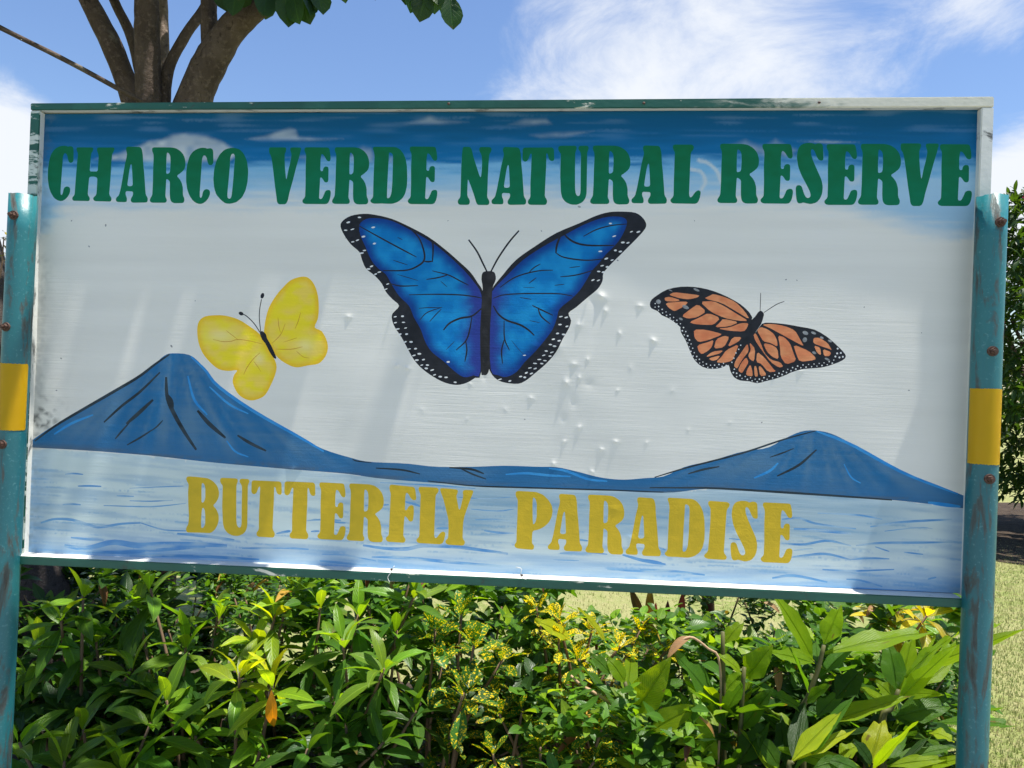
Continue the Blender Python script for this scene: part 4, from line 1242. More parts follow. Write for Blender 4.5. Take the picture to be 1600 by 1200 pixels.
sheet('bounce_sheet', [(-14,-3.2),(-6,-3.4),(0,-3.2),(6,-3.0),(14,-3.3),(14,.9),(6,1.15),(0,1.05),(-6,1.0),(-14,1.2)], .005, M_BOUNCE, 0.0)  # unseen grey ground sheet, added to keep bounce light on the sign neutral
sheet('hedge_bed', [(4.6,7.2),(6,7.0),(8,6.9),(11,7.0),(13,8.5),(12,11),(8,11.5),(5.5,10.6),(4.4,9)], .006, M_SOIL, .03)

# ================================================================== leaves
def leaf_mesh(name, L, W, n=9, prof='lance', fold=.35, arch=.6, wave=0.0, twist=0.0, petiole=.06):
    vs_, fs, uvs = [], [], []
    x = z = 0.0
    rows = []
    for i in range(n + 1):
        s = i / n
        if s < petiole:
            w = .03
        else:
            t = (s - petiole) / (1 - petiole)
            if prof == 'lance':
                w = (math.sin(math.pi * t ** .8)) ** .85
            elif prof == 'ovate':
                w = (math.sin(math.pi * t ** .62)) ** .8
            elif prof == 'obovate':
                w = (math.sin(math.pi * t ** 1.5)) ** .75
            elif prof == 'blade':
                w = min(1, (t * 3.4) ** .75) * (1 - t ** 2.3) ** 1.05
            w = max(w, .02)
        w *= W / 2
        a = arch * s
        row = []
        for j, side in enumerate((-1, 0, 1)):
            y = side * w
            zz = fold * w * abs(side) + wave * W * math.sin(s * 17 + side * 1.3) * abs(side)
            tw = twist * s
            yy = y * math.cos(tw) - zz * math.sin(tw); zq = y * math.sin(tw) + zz * math.cos(tw)
            row.append(len(vs_))
            vs_.append((x + zq * math.sin(a), yy, z + zq * math.cos(a)))
            uvs.append((s, .5 + .5 * side))
        rows.append(row)
        x += L / n * math.cos(a); z -= L / n * math.sin(a)
    for i in range(n):
        a, b = rows[i], rows[i + 1]
        fs.append((a[0], b[0], b[1], a[1])); fs.append((a[1], b[1], b[2], a[2]))
    me = bpy.data.meshes.new(name)
    me.from_pydata(vs_, [], fs)
    uvl = me.uv_layers.new(name='leafuv')
    for lp in me.loops:
        uvl.data[lp.index].uv = uvs[lp.vertex_index]
    me.shade_smooth()
    return me

def leaf_mat(name, veins=9.0, vein_amt=.35, trans=.42, gloss=.34, spots=None, tint=(1.5, 1.55, .55), relief=.28, vein_tint=(1.9, 1.8, 1.35), spec=.30):
    b = MatB(name)
    oi = b.n('ShaderNodeObjectInfo')
    base = oi.outputs['Color']
    uv = b.n('ShaderNodeUVMap', uv_map='leafuv')
    sp = b.n('ShaderNodeSeparateXYZ'); b.l(uv.outputs[0], sp.inputs[0])
    u, v = sp.outputs[0], sp.outputs[1]
    av = b.math('ABSOLUTE', b.math('SUBTRACT', v, .5))
    mid = b.step(av, .012, .07, 1.0, 0.0)
    ph = b.math('SUBTRACT', b.math('MULTIPLY', u, veins), b.math('MULTIPLY', av, veins * .55))
    fr = b.math('ABSOLUTE', b.math('SUBTRACT', b.math('FRACT', ph), .5))
    lat = b.step(fr, .0, .14, 1.0, 0.0)
    vein = b.math('MAXIMUM', mid, b.math('MULTIPLY', lat, .45))
    geo = b.n('ShaderNodeTexCoord')
    mp = b.n('ShaderNodeMapping'); b.l(geo.outputs['Object'], mp.inputs[0])
    off = b.n('ShaderNodeCombineXYZ')
    for i in range(3):
        b.l(b.math('MULTIPLY', oi.outputs['Random'], 37.0), off.inputs[i])
    b.l(off.outputs[0], mp.inputs['Location'])
    n1 = b.noise(mp.outputs[0], 9, 5, .6)
    c = b.mix(b.math('MULTIPLY', b.step(n1, .3, .75), .35), base, b.mix(1.0, base, (1.5, 1.25, .8), 'MULTIPLY'))
    if spots:
        n2 = b.noise(mp.outputs[0], spots[1], 3, .6, .4)
        c = b.mix(b.step(n2, spots[2], spots[2] + .05), c, spots[0])
    c = b.mix(b.math('MULTIPLY', vein, vein_amt), c, b.mix(1.0, c, vein_tint, 'MULTIPLY'))
    n4 = b.noise(mp.outputs[0], 2.6, 5, .6)
    tip = b.step(b.math('ADD', u, b.math('MULTIPLY', b.math('SUBTRACT', n4, .5), .7)), .97, 1.06)
    brown = b.math('MULTIPLY', b.math('MAXIMUM', b.step(n4, .66, .72), tip), .8)
    c = b.mix(brown, c, (.14, .085, .03))
    nrm = b.bump(b.math('ADD', b.math('MULTIPLY', vein, -1.0), b.math('MULTIPLY', n1, .6)), relief, .006)
    p = b.pbr(c, gloss, nrm, spec)
    t = b.n('ShaderNodeBsdfTranslucent')
    b.l(b.mix(1.0, c, tint, 'MULTIPLY'), t.inputs['Color'])
    b.l(nrm, t.inputs['Normal'])
    mx = b.n('ShaderNodeMixShader')
    mx.inputs[0].default_value = trans
    b.l(p.outputs[0], mx.inputs[1]); b.l(t.outputs[0], mx.inputs[2])
    b.l(mx.outputs[0], b.out.inputs[0])
    return b.m
ML_GREEN = leaf_mat('green_leaf', 10, .6, .42, .36, tint=(2.5, 2.15, .40))
ML_GINGER = leaf_mat('ginger_leaf', 22, .8, .50, .36, tint=(3.0, 2.5, .36), relief=.6, vein_tint=(.62, .66, .6), spec=.2)
ML_SPECK = leaf_mat('speckled_leaf', 9, .25, .42, .34, ((.85, .62, .012), 15, .555), tint=(1.7, 1.5, .4))
ML_SPECK2 = leaf_mat('yellow_speckled_leaf', 9, .25, .42, .34, ((.88, .66, .012), 15, .485), tint=(1.7, 1.5, .4))
ML_RED = leaf_mat('red_leaf', 12, .5, .40, .36, tint=(2.2, 1.2, .9))
ML_TREE = leaf_mat('tree_leaf', 9, .4, .30, .36, tint=(2.0, 1.9, .5))
ML_DRY = leaf_mat('dry_leaf', 9, .3, .40, .5, tint=(1.6, 1.3, .7))
def bark_mat(name, c0, c1, scale=8, ringy=False):
    b = MatB(name)
    v = b.coord('Object', (1, 1, .35))
    n1 = b.noise(v, scale, 8, .65, .6)
    n2 = b.noise(b.coord('Object', (1, 1, 2.5 if ringy else 1)), scale * 6, 6, .65)
    c = b.mix(b.step(n1, .3, .7), c0, c1)
    c = b.mix(b.math('MULTIPLY', b.step(n2, .50, .72), .6), c, tuple(min(1, x * 1.9) for x in c1))
    n5 = b.noise(b.coord('Object', (1, 1, .8)), 22, 7, .7, 1.0)
    c = b.mix(b.math('MULTIPLY', b.step(n5, .58, .66), .75), c, tuple(x * .35 for x in c0))
    n6 = b.noise(b.coord('Object', (1, 1, 1)), 5, 5, .6)
    c = b.mix(b.math('MULTIPLY', b.step(n6, .60, .68), .5), c, (.30, .27, .22))
    return b.finish(b.pbr(c, .85, b.bump(b.math('ADD', b.math('MULTIPLY', n5, -1.4), b.math('ADD', n2, n1)), 1.0, .015), .2))
M_BARK = bark_mat('brown_bark', (.085, .060, .048), (.17, .125, .10))
M_BARKPALE = bark_mat('pale_branch_bark', (.20, .15, .12), (.34, .27, .22), 10)
M_PALMBARK = bark_mat('rough_dark_bark', (.060, .050, .046), (.125, .10, .09), 16, True)
M_STEM = plain('green_stem', (.10, .10, .035), .55, 30, .4, .3)
M_TWIG = plain('woody_twig', (.16, .105, .065), .8, 60, .4, .2)
M_DRYSTEM = plain('dry_tan_stem', (.42, .28, .17), .7, 40, .3, .2)
M_REDSTEM = plain('dark_red_stem', (.12, .018, .022), .5, 25, .4)
M_PINK = plain('pink_petals', (.50, .05, .12), .6, 60, .2, .2)

MESH = {}
def leafset(key, mat, specs):
    MESH[key] = []
    for i, kw in enumerate(specs):
        me = leaf_mesh('leaf_' + key, **kw)
        me.materials.append(mat)
        MESH[key].append(me)
leafset('croton', ML_GREEN, [dict(L=1, W=.27, fold=f, arch=a, wave=w, twist=t) for f, a, w, t in ((.35,.5,.02,.1),(.2,.9,.03,-.2),(.5,.25,.02,.3),(.3,1.2,.04,.0),(.4,.7,.05,-.35))])
leafset('ovate', ML_GREEN, [dict(L=1, W=.48, n=7, prof='ovate', fold=f, arch=a, wave=w, twist=t, petiole=.12) for f, a, w, t in ((.25,.4,.02,.1),(.1,.8,.03,-.2),(.4,.2,.02,.3),(.2,-.3,.03,0))])
leafset('fine', ML_GREEN, [dict(L=1, W=.36, n=5, prof='ovate', fold=f, arch=a, petiole=.08) for f, a in ((.25,.4),(.1,.7),(.35,.1))])
leafset('speck', ML_SPECK, [dict(L=1, W=.36, n=8, prof='obovate', fold=f, arch=a, wave=w, twist=t) for f, a, w, t in ((.25,.4,.02,.1),(.1,.8,.03,-.2),(.4,.2,.02,.3))])
leafset('speck2', ML_SPECK2, [dict(L=1, W=.36, n=8, prof='obovate', fold=f, arch=a, wave=w, twist=t) for f, a, w, t in ((.25,.4,.02,.1),(.1,.8,.03,-.2),(.4,.2,.02,.3))])
leafset('ginger', ML_GINGER, [dict(L=1, W=1, n=12, prof='blade', fold=f, arch=a, wave=w, twist=t, petiole=.04) for f, a, w, t in ((.26,.55,.05,.15),(.18,.95,.07,-.3),(.34,.30,.05,.35),(.2,1.25,.06,-.15))])
leafset('red', ML_RED, [dict(L=1, W=.24, n=8, prof='lance', fold=f, arch=a, twist=t) for f, a, t in ((.35,.3,.2),(.2,.7,-.3))])
leafset('tree', ML_TREE, [dict(L=1, W=.52, n=7, prof='obovate', fold=f, arch=a, wave=w, petiole=.08) for f, a, w in ((.2,.3,.03),(.1,.7,.05),(.35,.15,.03))])
leafset('dry', ML_DRY, [dict(L=1, W=.26, n=8, prof='lance', fold=.6, arch=1.0, twist=.8), dict(L=1, W=.3, n=8, prof='ovate', fold=.8, arch=.7, twist=-.6)])

def leaf_frame(d, up, roll=0.0):
    d = d.normalized()
    z = up - d * up.dot(d)
    if z.length < 1e-3:
        z = Vector((0, -1, 0)) - d * -d.y
    z.normalize()
    y = z.cross(d)
    M = Matrix((d, y, z)).transposed()
    return M @ Matrix.Rotation(roll, 3, 'X')

def vary(c, h=.18, v=.35):
    k = 1 + rnd.uniform(-v, v)
    return (max(0, c[0] * k * (1 + rnd.uniform(-h, h))), max(0, c[1] * k), max(0, c[2] * k * (1 + rnd.uniform(-h, h))), 1)

def put_leaf(root, key, base, d, L, color, W=None, up=Vector((0, 0, 1)), roll=None, name='leaf', mesh=None):
    me = mesh or rnd.choice(MESH[key])
    o = bpy.data.objects.new(name, me)
    COL.objects.link(o)
    o.parent = root
    M = leaf_frame(d, up, rnd.uniform(-.5, .5) if roll is None else roll)
    S = Matrix.Diagonal((L, L if W is None else W, L if W is None else W * 1.0))
    o.matrix_local = Matrix.Translation(base - root.location) @ (M @ S).to_4x4()
    o.color = color
    return o

def join_leaves(root, key, items, name, color):
    """many leaves as one mesh; items: (base, matrix3)"""
    VV, FF, UU = [], [], []
    src = []
    for me in MESH[key]:
        co = np.array([v.co[:] for v in me.vertices]); fs = [tuple(p.vertices) for p in me.polygons]
        uv = [me.uv_layers[0].data[l].uv[:] for p in me.polygons for l in p.loop_indices]
        src.append((co, fs, uv))
    nb = 0
    for (b, M) in items:
        co, fs, uv = rnd.choice(src)
        w = co @ np.array(M).T + np.array(b - root.location)
        VV.append(w); FF += [tuple(i + nb for i in f) for f in fs]; UU += uv
        nb += len(co)
    me = bpy.data.meshes.new(name)
    me.from_pydata(np.vstack(VV).tolist(), [], FF)
    ul = me.uv_layers.new(name='leafuv')
    ul.data.foreach_set('uv', np.array(UU, np.float32).ravel())
    me.shade_smooth()
    o = link(name, me, root, [MESH[key][0].materials[0]])
    o.color = color
    o['kind'] = 'stuff'
    return o

def stem(root, pts, r0, r1, mat, name='stem', seg=6):
    n = max(6, 3 * len(pts))
    c = [Vector(p) - root.location for p in spline(pts, n)]
    me = tube_mesh(name, c, [r0 + (r1 - r0) * i / (n - 1) for i in range(n)], seg, True, .06, rnd.randrange(999))
    return link(name, me, root, [mat])

def rosette(root, key, c, axis, nleaf, L0, L1, color, pitch=(25, 100), colf=None, name='leaf'):
    axis = axis.normalized()
    a = axis.orthogonal().normalized(); b = axis.cross(a)
    ph0 = rnd.uniform(0, 6.28)
    for i in range(nleaf):
        s = i / max(1, nleaf - 1)
        th = ph0 + i * 2.39996 + rnd.uniform(-.2, .2)
        pt = math.radians(pitch[0] + (pitch[1] - pitch[0]) * s + rnd.uniform(-20, 20))
        out = a * math.cos(th) + b * math.sin(th)
        d = axis * math.cos(pt) + out * math.sin(pt)
        base = c - axis * (.05 * s * L1 / .15) + out * .004
        L = L0 + (L1 - L0) * (.35 + .65 * s) * rnd.uniform(.6, 1.2)
        cc = color if colf is None else colf(s)
        put_leaf(root, key, base, d, L, vary(cc), name=name)

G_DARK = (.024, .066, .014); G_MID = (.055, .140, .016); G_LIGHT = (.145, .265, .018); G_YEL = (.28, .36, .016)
def croton(name, label, cat, group, base_xy, heads, key='croton', cols=(G_LIGHT, G_MID), L=(.09, .185), n=(8, 12), pitch=(15, 115)):
    r = thing(name, label, cat, (base_xy[0], base_xy[1], 0), group)
    for (px, py, D) in heads:
        c = P(px, py, D)
        b0 = Vector((base_xy[0] + rnd.uniform(-.06, .06), base_xy[1] + rnd.uniform(-.06, .06), 0))
        mid = b0.lerp(c, .55) + Vector((rnd.uniform(-.05, .05), rnd.uniform(-.04, .04), .03))
        stem(r, [b0, mid, c], .008, .004, M_TWIG)
        ax = Vector((rnd.uniform(-.35, .35) + (c.x - base_xy[0]) * .6, -.12 + rnd.uniform(-.35, .25), 1))
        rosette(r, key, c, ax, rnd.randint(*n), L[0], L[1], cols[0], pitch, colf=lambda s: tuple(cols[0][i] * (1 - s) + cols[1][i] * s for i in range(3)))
        # a few older leaves further down the stem
        for k in range(10):
            q = c.lerp(mid, rnd.uniform(.2, 1.0)) if k < 6 else mid.lerp(b0, rnd.uniform(0, .6))
            th = rnd.uniform(0, 6.28)
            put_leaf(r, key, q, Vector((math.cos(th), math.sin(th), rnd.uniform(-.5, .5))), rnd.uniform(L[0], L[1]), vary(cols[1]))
    return r
GC = 'green lance leaved shrubs under the sign'
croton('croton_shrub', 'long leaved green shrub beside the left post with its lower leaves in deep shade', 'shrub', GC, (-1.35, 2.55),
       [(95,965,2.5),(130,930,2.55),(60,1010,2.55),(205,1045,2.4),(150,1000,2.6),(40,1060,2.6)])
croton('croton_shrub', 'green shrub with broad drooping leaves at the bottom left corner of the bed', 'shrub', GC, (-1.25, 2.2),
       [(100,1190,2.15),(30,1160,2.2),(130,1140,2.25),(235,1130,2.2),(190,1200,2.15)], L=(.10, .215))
croton('croton_shrub', 'green shrub with large spreading leaves a third along the bed from the left post', 'shrub', GC, (-.95, 2.45),
       [(260,1095,2.3),(235,920,2.6),(340,960,2.6),(290,1010,2.5),(215,950,2.7),(305,1150,2.3)], L=(.10, .215))
croton('croton_shrub', 'bright lime leaved shrub below the B of BUTTERFLY with one orange hanging leaf', 'shrub', GC, (-.78, 2.38),
       [(375,1050,2.25),(425,1065,2.25),(395,1000,2.5),(455,915,2.55),(430,960,2.5)], cols=(G_YEL, G_LIGHT))
croton('croton_shrub', 'tall green shrub with upright rosettes under the middle of BUTTERFLY', 'shrub', GC, (-.5, 2.45),
       [(535,1000,2.3),(600,1045,2.25),(500,950,2.5),(560,960,2.55),(620,985,2.45),(650,925,2.5),(520,1090,2.3)], cols=(G_LIGHT, G_MID))
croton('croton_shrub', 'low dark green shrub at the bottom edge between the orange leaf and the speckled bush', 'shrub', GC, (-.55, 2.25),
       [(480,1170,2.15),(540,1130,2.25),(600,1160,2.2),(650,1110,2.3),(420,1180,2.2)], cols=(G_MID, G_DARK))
hang = bpy.data.objects['croton_shrub.003']
put_leaf(hang, 'dry', P(424,1078,2.2), Vector((.12, -.1, -1)), .135, (.62, .27, .015, 1), up=Vector((.3, -1, .1)), roll=0, mesh=MESH['dry'][0])['label'] = 'orange dying leaf hanging down'
GS = 'yellow speckled crotons in the middle of the bed'
SY = (.040, .130, .016)
croton('speckled_croton', 'yellow speckled croton with a wide rosette below the gap between the bottom words', 'shrub', GS, (-.15, 2.4),
       [(724,1083,2.25),(741,1007,2.35),(680,984,2.45),(785,1031,2.4),(721,958,2.5),(690,1040,2.4)], 'speck', (SY, SY), (.06, .12), (10, 14), (15, 95))
croton('speckled_croton', 'bright yellow speckled croton reaching the gap of lawn below PARADISE', 'shrub', GS, (.2, 2.6),
       [(873,967,2.5),(838,949,2.6),(873,999,2.45),(969,1010,2.5),(925,985,2.6),(1042,1016,2.6),(905,1030,2.5),(1000,985,2.6)], 'speck2', (SY, SY), (.045, .085), (9, 13), (10, 95))
croton('speckled_croton', 'low yellow speckled croton in the shade at the bottom of the bed centre', 'shrub', GS, (.1, 2.3),
       [(780,1115,2.3),(817,1107,2.3),(940,1139,2.25),(928,1191,2.2),(844,1168,2.2),(770,1175,2.2)], 'speck', (SY, SY), (.05, .09), (9, 12), (15, 95))
croton('yellow_croton', 'yellow leaved croton peeking out under the sign beside the right post', 'shrub', None, (1.25, 2.75),
       [(1405,950,2.75),(1450,960,2.7),(1380,965,2.8)], 'croton', ((.42, .38, .02), (.30, .26, .02)), (.08, .15), (8, 11), (35, 100))

# ---- leafy filler shrubs (small ovate or fine leaves)
def filler(label, px0, px1, ytop, depth, key, L, cols, nparts, nstuff, ybot=1215, dd=.28, name='leafy_shrub'):
    bx = ray((px0 + px1) / 2, 1000).x * depth
    r = thing(name, label, 'shrub', (bx, depth, 0), 'small leaved shrubs filling the bed')
    items = []
    for k in range(7):
        c = P(rnd.uniform(px0, px1), rnd.uniform(ytop, ytop + 130), depth + rnd.uniform(-dd, dd) * .6)
        b0 = Vector((bx + rnd.uniform(-.15, .15), depth + rnd.uniform(-.1, .1), 0))
        stem(r, [b0, b0.lerp(c, .5) + Vector((rnd.uniform(-.06, .06), 0, .02)), c], .007, .003, M_TWIG)
    twigs = []
    for k in range(40):
        q = rnd.random() ** 1.5
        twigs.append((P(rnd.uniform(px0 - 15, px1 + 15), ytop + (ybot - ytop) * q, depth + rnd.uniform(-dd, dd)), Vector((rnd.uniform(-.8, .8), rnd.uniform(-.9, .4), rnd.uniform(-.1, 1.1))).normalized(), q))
    tot = nparts + nstuff
    for i in range(tot):
        c, ax, q = twigs[i % len(twigs)]
        s = rnd.uniform(-1, .55)
        p = c + ax * s * .10 + Vector((rnd.gauss(0, .018), rnd.gauss(0, .018), rnd.gauss(0, .018)))
        if p.z < .02:
            p.z = rnd.uniform(.02, .2)
        th = rnd.uniform(0, 6.28)
        d = ax * .5 + Vector((math.cos(th), math.sin(th), rnd.uniform(-.5, .6)))
        ln = rnd.uniform(*L)
        if i < nparts:
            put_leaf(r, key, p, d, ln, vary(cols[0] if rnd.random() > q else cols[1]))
        else:
            items.append((p, leaf_frame(d, Vector((0, 0, 1)), rnd.uniform(-.6, .6)) @ Matrix.Diagonal((ln, ln, ln))))
    for k in range(9):
        c, ax, q = rnd.choice(twigs)
        put_leaf(r, 'dry', c, Vector((rnd.uniform(-1, 1), rnd.uniform(-.8, .2), rnd.uniform(-1, .2))), rnd.uniform(.05, .10), vary(rnd.choice(((.20, .10, .04), (.30, .19, .10), (.12, .045, .03), (.42, .28, .05)))), name='dry_leaf')
    if items:
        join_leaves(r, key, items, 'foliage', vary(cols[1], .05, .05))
    return r
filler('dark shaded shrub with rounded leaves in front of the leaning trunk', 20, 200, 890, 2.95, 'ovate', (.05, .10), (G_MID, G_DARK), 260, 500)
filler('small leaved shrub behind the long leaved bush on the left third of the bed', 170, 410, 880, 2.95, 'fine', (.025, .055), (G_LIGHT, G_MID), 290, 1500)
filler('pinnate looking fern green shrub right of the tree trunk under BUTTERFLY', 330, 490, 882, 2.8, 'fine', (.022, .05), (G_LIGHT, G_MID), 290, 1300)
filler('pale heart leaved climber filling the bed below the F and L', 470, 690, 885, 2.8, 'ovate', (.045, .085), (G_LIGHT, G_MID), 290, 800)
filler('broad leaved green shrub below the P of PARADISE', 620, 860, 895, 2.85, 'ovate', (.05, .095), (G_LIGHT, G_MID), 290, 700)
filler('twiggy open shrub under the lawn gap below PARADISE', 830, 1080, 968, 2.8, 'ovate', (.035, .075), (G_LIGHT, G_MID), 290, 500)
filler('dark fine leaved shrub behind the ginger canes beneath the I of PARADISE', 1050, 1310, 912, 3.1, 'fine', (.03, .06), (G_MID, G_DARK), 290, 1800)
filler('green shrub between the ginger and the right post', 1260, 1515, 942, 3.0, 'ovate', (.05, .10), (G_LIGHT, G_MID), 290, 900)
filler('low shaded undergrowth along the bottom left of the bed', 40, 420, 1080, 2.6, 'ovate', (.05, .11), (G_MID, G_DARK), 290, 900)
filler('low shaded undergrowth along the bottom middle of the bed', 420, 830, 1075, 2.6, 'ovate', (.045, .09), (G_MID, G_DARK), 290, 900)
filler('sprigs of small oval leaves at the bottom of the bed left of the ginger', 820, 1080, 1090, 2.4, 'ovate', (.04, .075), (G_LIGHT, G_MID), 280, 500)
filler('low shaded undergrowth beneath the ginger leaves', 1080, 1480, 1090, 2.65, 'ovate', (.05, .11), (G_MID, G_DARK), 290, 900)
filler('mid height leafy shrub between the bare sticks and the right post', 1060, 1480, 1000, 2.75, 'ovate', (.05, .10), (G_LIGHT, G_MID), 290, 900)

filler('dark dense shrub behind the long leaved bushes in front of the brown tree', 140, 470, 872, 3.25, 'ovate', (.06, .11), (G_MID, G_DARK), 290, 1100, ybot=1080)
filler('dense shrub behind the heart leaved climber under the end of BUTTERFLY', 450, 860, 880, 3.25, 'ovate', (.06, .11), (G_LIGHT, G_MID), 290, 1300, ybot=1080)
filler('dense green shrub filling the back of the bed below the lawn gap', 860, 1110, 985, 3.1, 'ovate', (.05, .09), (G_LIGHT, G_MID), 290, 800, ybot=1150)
# ---- ginger clumps: canes with large ribbed leaves
def Z4(x, y): return (1200 + x * .2918, 850 + y * .2918)
def Z3(x, y): return (800 + x * .2918, 850 + y * .2918)
GG = (.155, .265, .010)
def ginger(label, base_xy, canes, leaves):
    r = thing('ginger_plant', label, 'plant', (base_xy[0], base_xy[1], 0), 'ginger plants at the right end of the bed')
    for (pts, D) in canes:
        w = [P(*p, D) for p in pts]
        b0 = Vector((w[-1].x + (base_xy[0] - w[-1].x) * .5, D, 0))
        stem(r, [b0] + w[::-1], .010, .006, M_STEM, 'cane', 8)
        for m in range(9):
            q = w[rnd.randrange(len(w))].lerp(b0, rnd.uniform(0, .55))
            th = rnd.uniform(0, 6.28)
            put_leaf(r, 'ginger', q, Vector((math.cos(th), math.sin(th) * .8, rnd.uniform(.1, 1.1))), rnd.uniform(.16, .30), vary(rnd.choice((G_MID, G_DARK, GG)), .1, .2), W=rnd.uniform(.045, .07))
    for (b, t, D0, D1, Wz, c) in leaves:
        pb = P(*b, D0); pt = P(*t, D1)
        d = pt - pb
        L = d.length * 1.06
        W = Wz * .2918 * (D0 + D1) / 2 / FPX * 1.18
        view = (EYE - pb).normalized()
        up = Vector((0, 0, 1)) * .75 + view * .75 + Vector((rnd.uniform(-.3, .3), rnd.uniform(-.2, .2), 0))
        put_leaf(r, 'ginger', pb, d + Vector((0, 0, .12 * L)), L, vary(c, .1, .15), W=W, up=up, roll=rnd.uniform(-.25, .25))
    return r
ginger('tall ginger with fanned lime leaves touching the bottom rail left of the right post', (1.0, 2.35),
  [([Z4(300,540), Z4(265,680), Z4(215,820), Z4(180,990)], 2.3)],
  [(Z4(245,625),Z4(20,290),2.3,2.15,125,GG),(Z4(300,540),Z4(400,320),2.3,2.3,105,GG),(Z4(305,585),Z4(950,500),2.3,2.3,125,GG),(Z4(215,800),Z4(122,585),2.3,2.2,95,G_MID),
   (Z4(262,725),Z4(508,515),2.3,2.35,75,G_MID),(Z4(250,640),Z4(0,600),2.3,2.4,110,GG),(Z4(265,640),Z4(255,540),2.3,2.4,60,G_MID),(Z4(200,850),Z4(330,770),2.3,2.2,70,G_MID),(Z4(190,900),Z4(20,800),2.3,2.2,80,G_MID),(Z4(285,660),Z4(400,760),2.3,2.4,80,GG)])
ginger('ginger with pale grey green upright leaves beside the right post', (1.25, 2.4),
  [([Z4(700,780), Z4(660,880), Z4(600,1000)], 2.35), ([Z4(640,880), Z4(620,1000)], 2.4)],
  [(Z4(690,790),Z4(640,490),2.4,2.45,115,G_MID),(Z4(700,780),Z4(790,470),2.4,2.45,95,GG),(Z4(735,715),Z4(1030,460),2.35,2.25,95,GG),(Z4(740,700),Z4(1390,520),2.45,2.3,80,GG),(Z4(670,870),Z4(1025,560),2.35,2.3,95,GG),
   (Z4(690,860),Z4(590,720),2.4,2.4,85,GG),(Z4(650,860),Z4(450,800),2.4,2.3,75,GG),(Z4(680,930),Z4(1020,860),2.35,2.3,135,G_MID),(Z4(900,960),Z4(1400,985),2.45,2.35,95,G_MID),(Z4(1050,520),Z4(1275,420),2.5,2.5,50,GG),(Z4(640,900),Z4(490,740),2.4,2.4,90,G_MID),(Z4(1030,990),Z4(1230,1080),2.45,2.4,30,G_MID),(Z4(820,760),Z4(1000,640),2.45,2.5,80,GG),(Z4(830,560),Z4(640,420),2.7,2.75,90,G_MID),(Z4(900,700),Z4(1010,500),2.6,2.65,90,GG),(Z4(860,1010),Z4(1010,1040),2.3,2.25,80,G_YEL),(Z4(420,620),Z4(600,540),2.6,2.65,80,GG),(Z4(470,700),Z4(590,590),2.55,2.6,80,G_MID),(Z4(700,800),Z4(940,830),2.4,2.3,60,GG),(Z4(650,880),Z4(800,1010),2.4,2.3,70,G_MID)])
ginger('low yellow leaved ginger in front of the taller canes at the bottom right', (1.0, 2.15),
  [([Z4(560,1180), Z4(560,1260)], 2.15), ([Z4(135,1165), Z4(120,1260)], 2.15)],
  [(Z4(365,830),Z4(520,660),2.3,2.3,125,G_DARK),(Z4(128,1165),Z4(395,925),2.15,2.2,95,G_YEL),(Z4(140,1160),Z4(500,1005),2.15,2.2,75,G_YEL),(Z4(540,1195),Z4(645,905),2.15,2.2,135,G_YEL),(Z4(560,1190),Z4(465,1035),2.15,2.15,70,G_DARK),(Z4(590,1170),Z4(770,1005),2.15,2.2,90,G_MID),
   (Z4(630,1175),Z4(1010,1115),2.2,2.2,75,G_MID),(Z4(640,1190),Z4(1010,1170),2.15,2.1,65,GG),(Z4(380,1140),Z4(490,1070),2.2,2.2,85,GG),(Z4(100,1200),Z4(60,900),2.2,2.3,90,G_DARK),(Z4(240,1200),Z4(480,1170),2.1,2.1,80,G_MID),(Z4(500,1220),Z4(300,1150),2.1,2.1,80,G_MID),(Z4(60,1200),Z4(-60,1020),2.2,2.2,90,G_MID)])
ginger('ginger with one large dark ribbed leaf beside two bare sticks', (.68, 2.4),
  [([Z3(1128,470), Z3(1132,800), Z3(1135,1200)], 2.35), ([Z3(1243,660), Z3(1228,900), Z3(1212,1180)], 2.3)],
  [(Z3(1160,1000),Z3(895,560),2.3,2.25,165,G_MID),(Z3(1140,985),Z3(925,765),2.32,2.25,90,GG),(Z3(1105,1160),Z3(905,895),2.25,2.2,120,GG),(Z3(1090,1150),Z3(850,935),2.3,2.25,90,G_MID),(Z3(1230,695),Z3(1100,570),2.3,2.3,75,GG),(Z3(1138,800),Z3(1240,690),2.35,2.35,95,GG),
   (Z3(1250,720),Z3(1390,560),2.35,2.3,130,GG),(Z3(1138,535),Z3(1250,400),2.35,2.35,75,GG),(Z3(1215,1180),Z3(1370,950),2.25,2.2,130,G_DARK),(Z3(1220,1000),Z3(1400,790),2.3,2.25,110,G_MID),(Z3(1230,900),Z3(1290,640),2.35,2.4,60,GG)])
ginger('young ginger with a broad sunlit lime leaf right of the speckled croton', (.45, 2.35),
  [([Z3(605,740), Z3(640,900), Z3(650,1100)], 2.3)],
  [(Z3(650,915),Z3(850,640),2.3,2.25,165,GG),(Z3(645,900),Z3(640,760),2.3,2.35,80,GG),(Z3(605,745),Z3(510,595),2.3,2.3,85,GG),(Z3(530,700),Z3(415,585),2.3,2.3,65,G_MID),(Z3(740,1010),Z3(990,890),2.25,2.2,125,GG),(Z3(760,960),Z3(900,800),2.3,2.3,90,G_MID),(Z3(660,1010),Z3(560,870),2.3,2.3,80,G_MID),
   (Z3(320,520),Z3(120,405),2.45,2.4,85,G_YEL),(Z3(505,530),Z3(355,350),2.45,2.4,75,G_YEL),(Z3(740,1210),Z3(530,1155),2.2,2.2,75,GG),(Z3(880,1190),Z3(1090,1200),2.15,2.15,85,GG),(Z3(640,1150),Z3(760,1130),2.2,2.2,80,G_MID),(Z3(690,1190),Z3(880,980),2.2,2.25,110,G_DARK)])

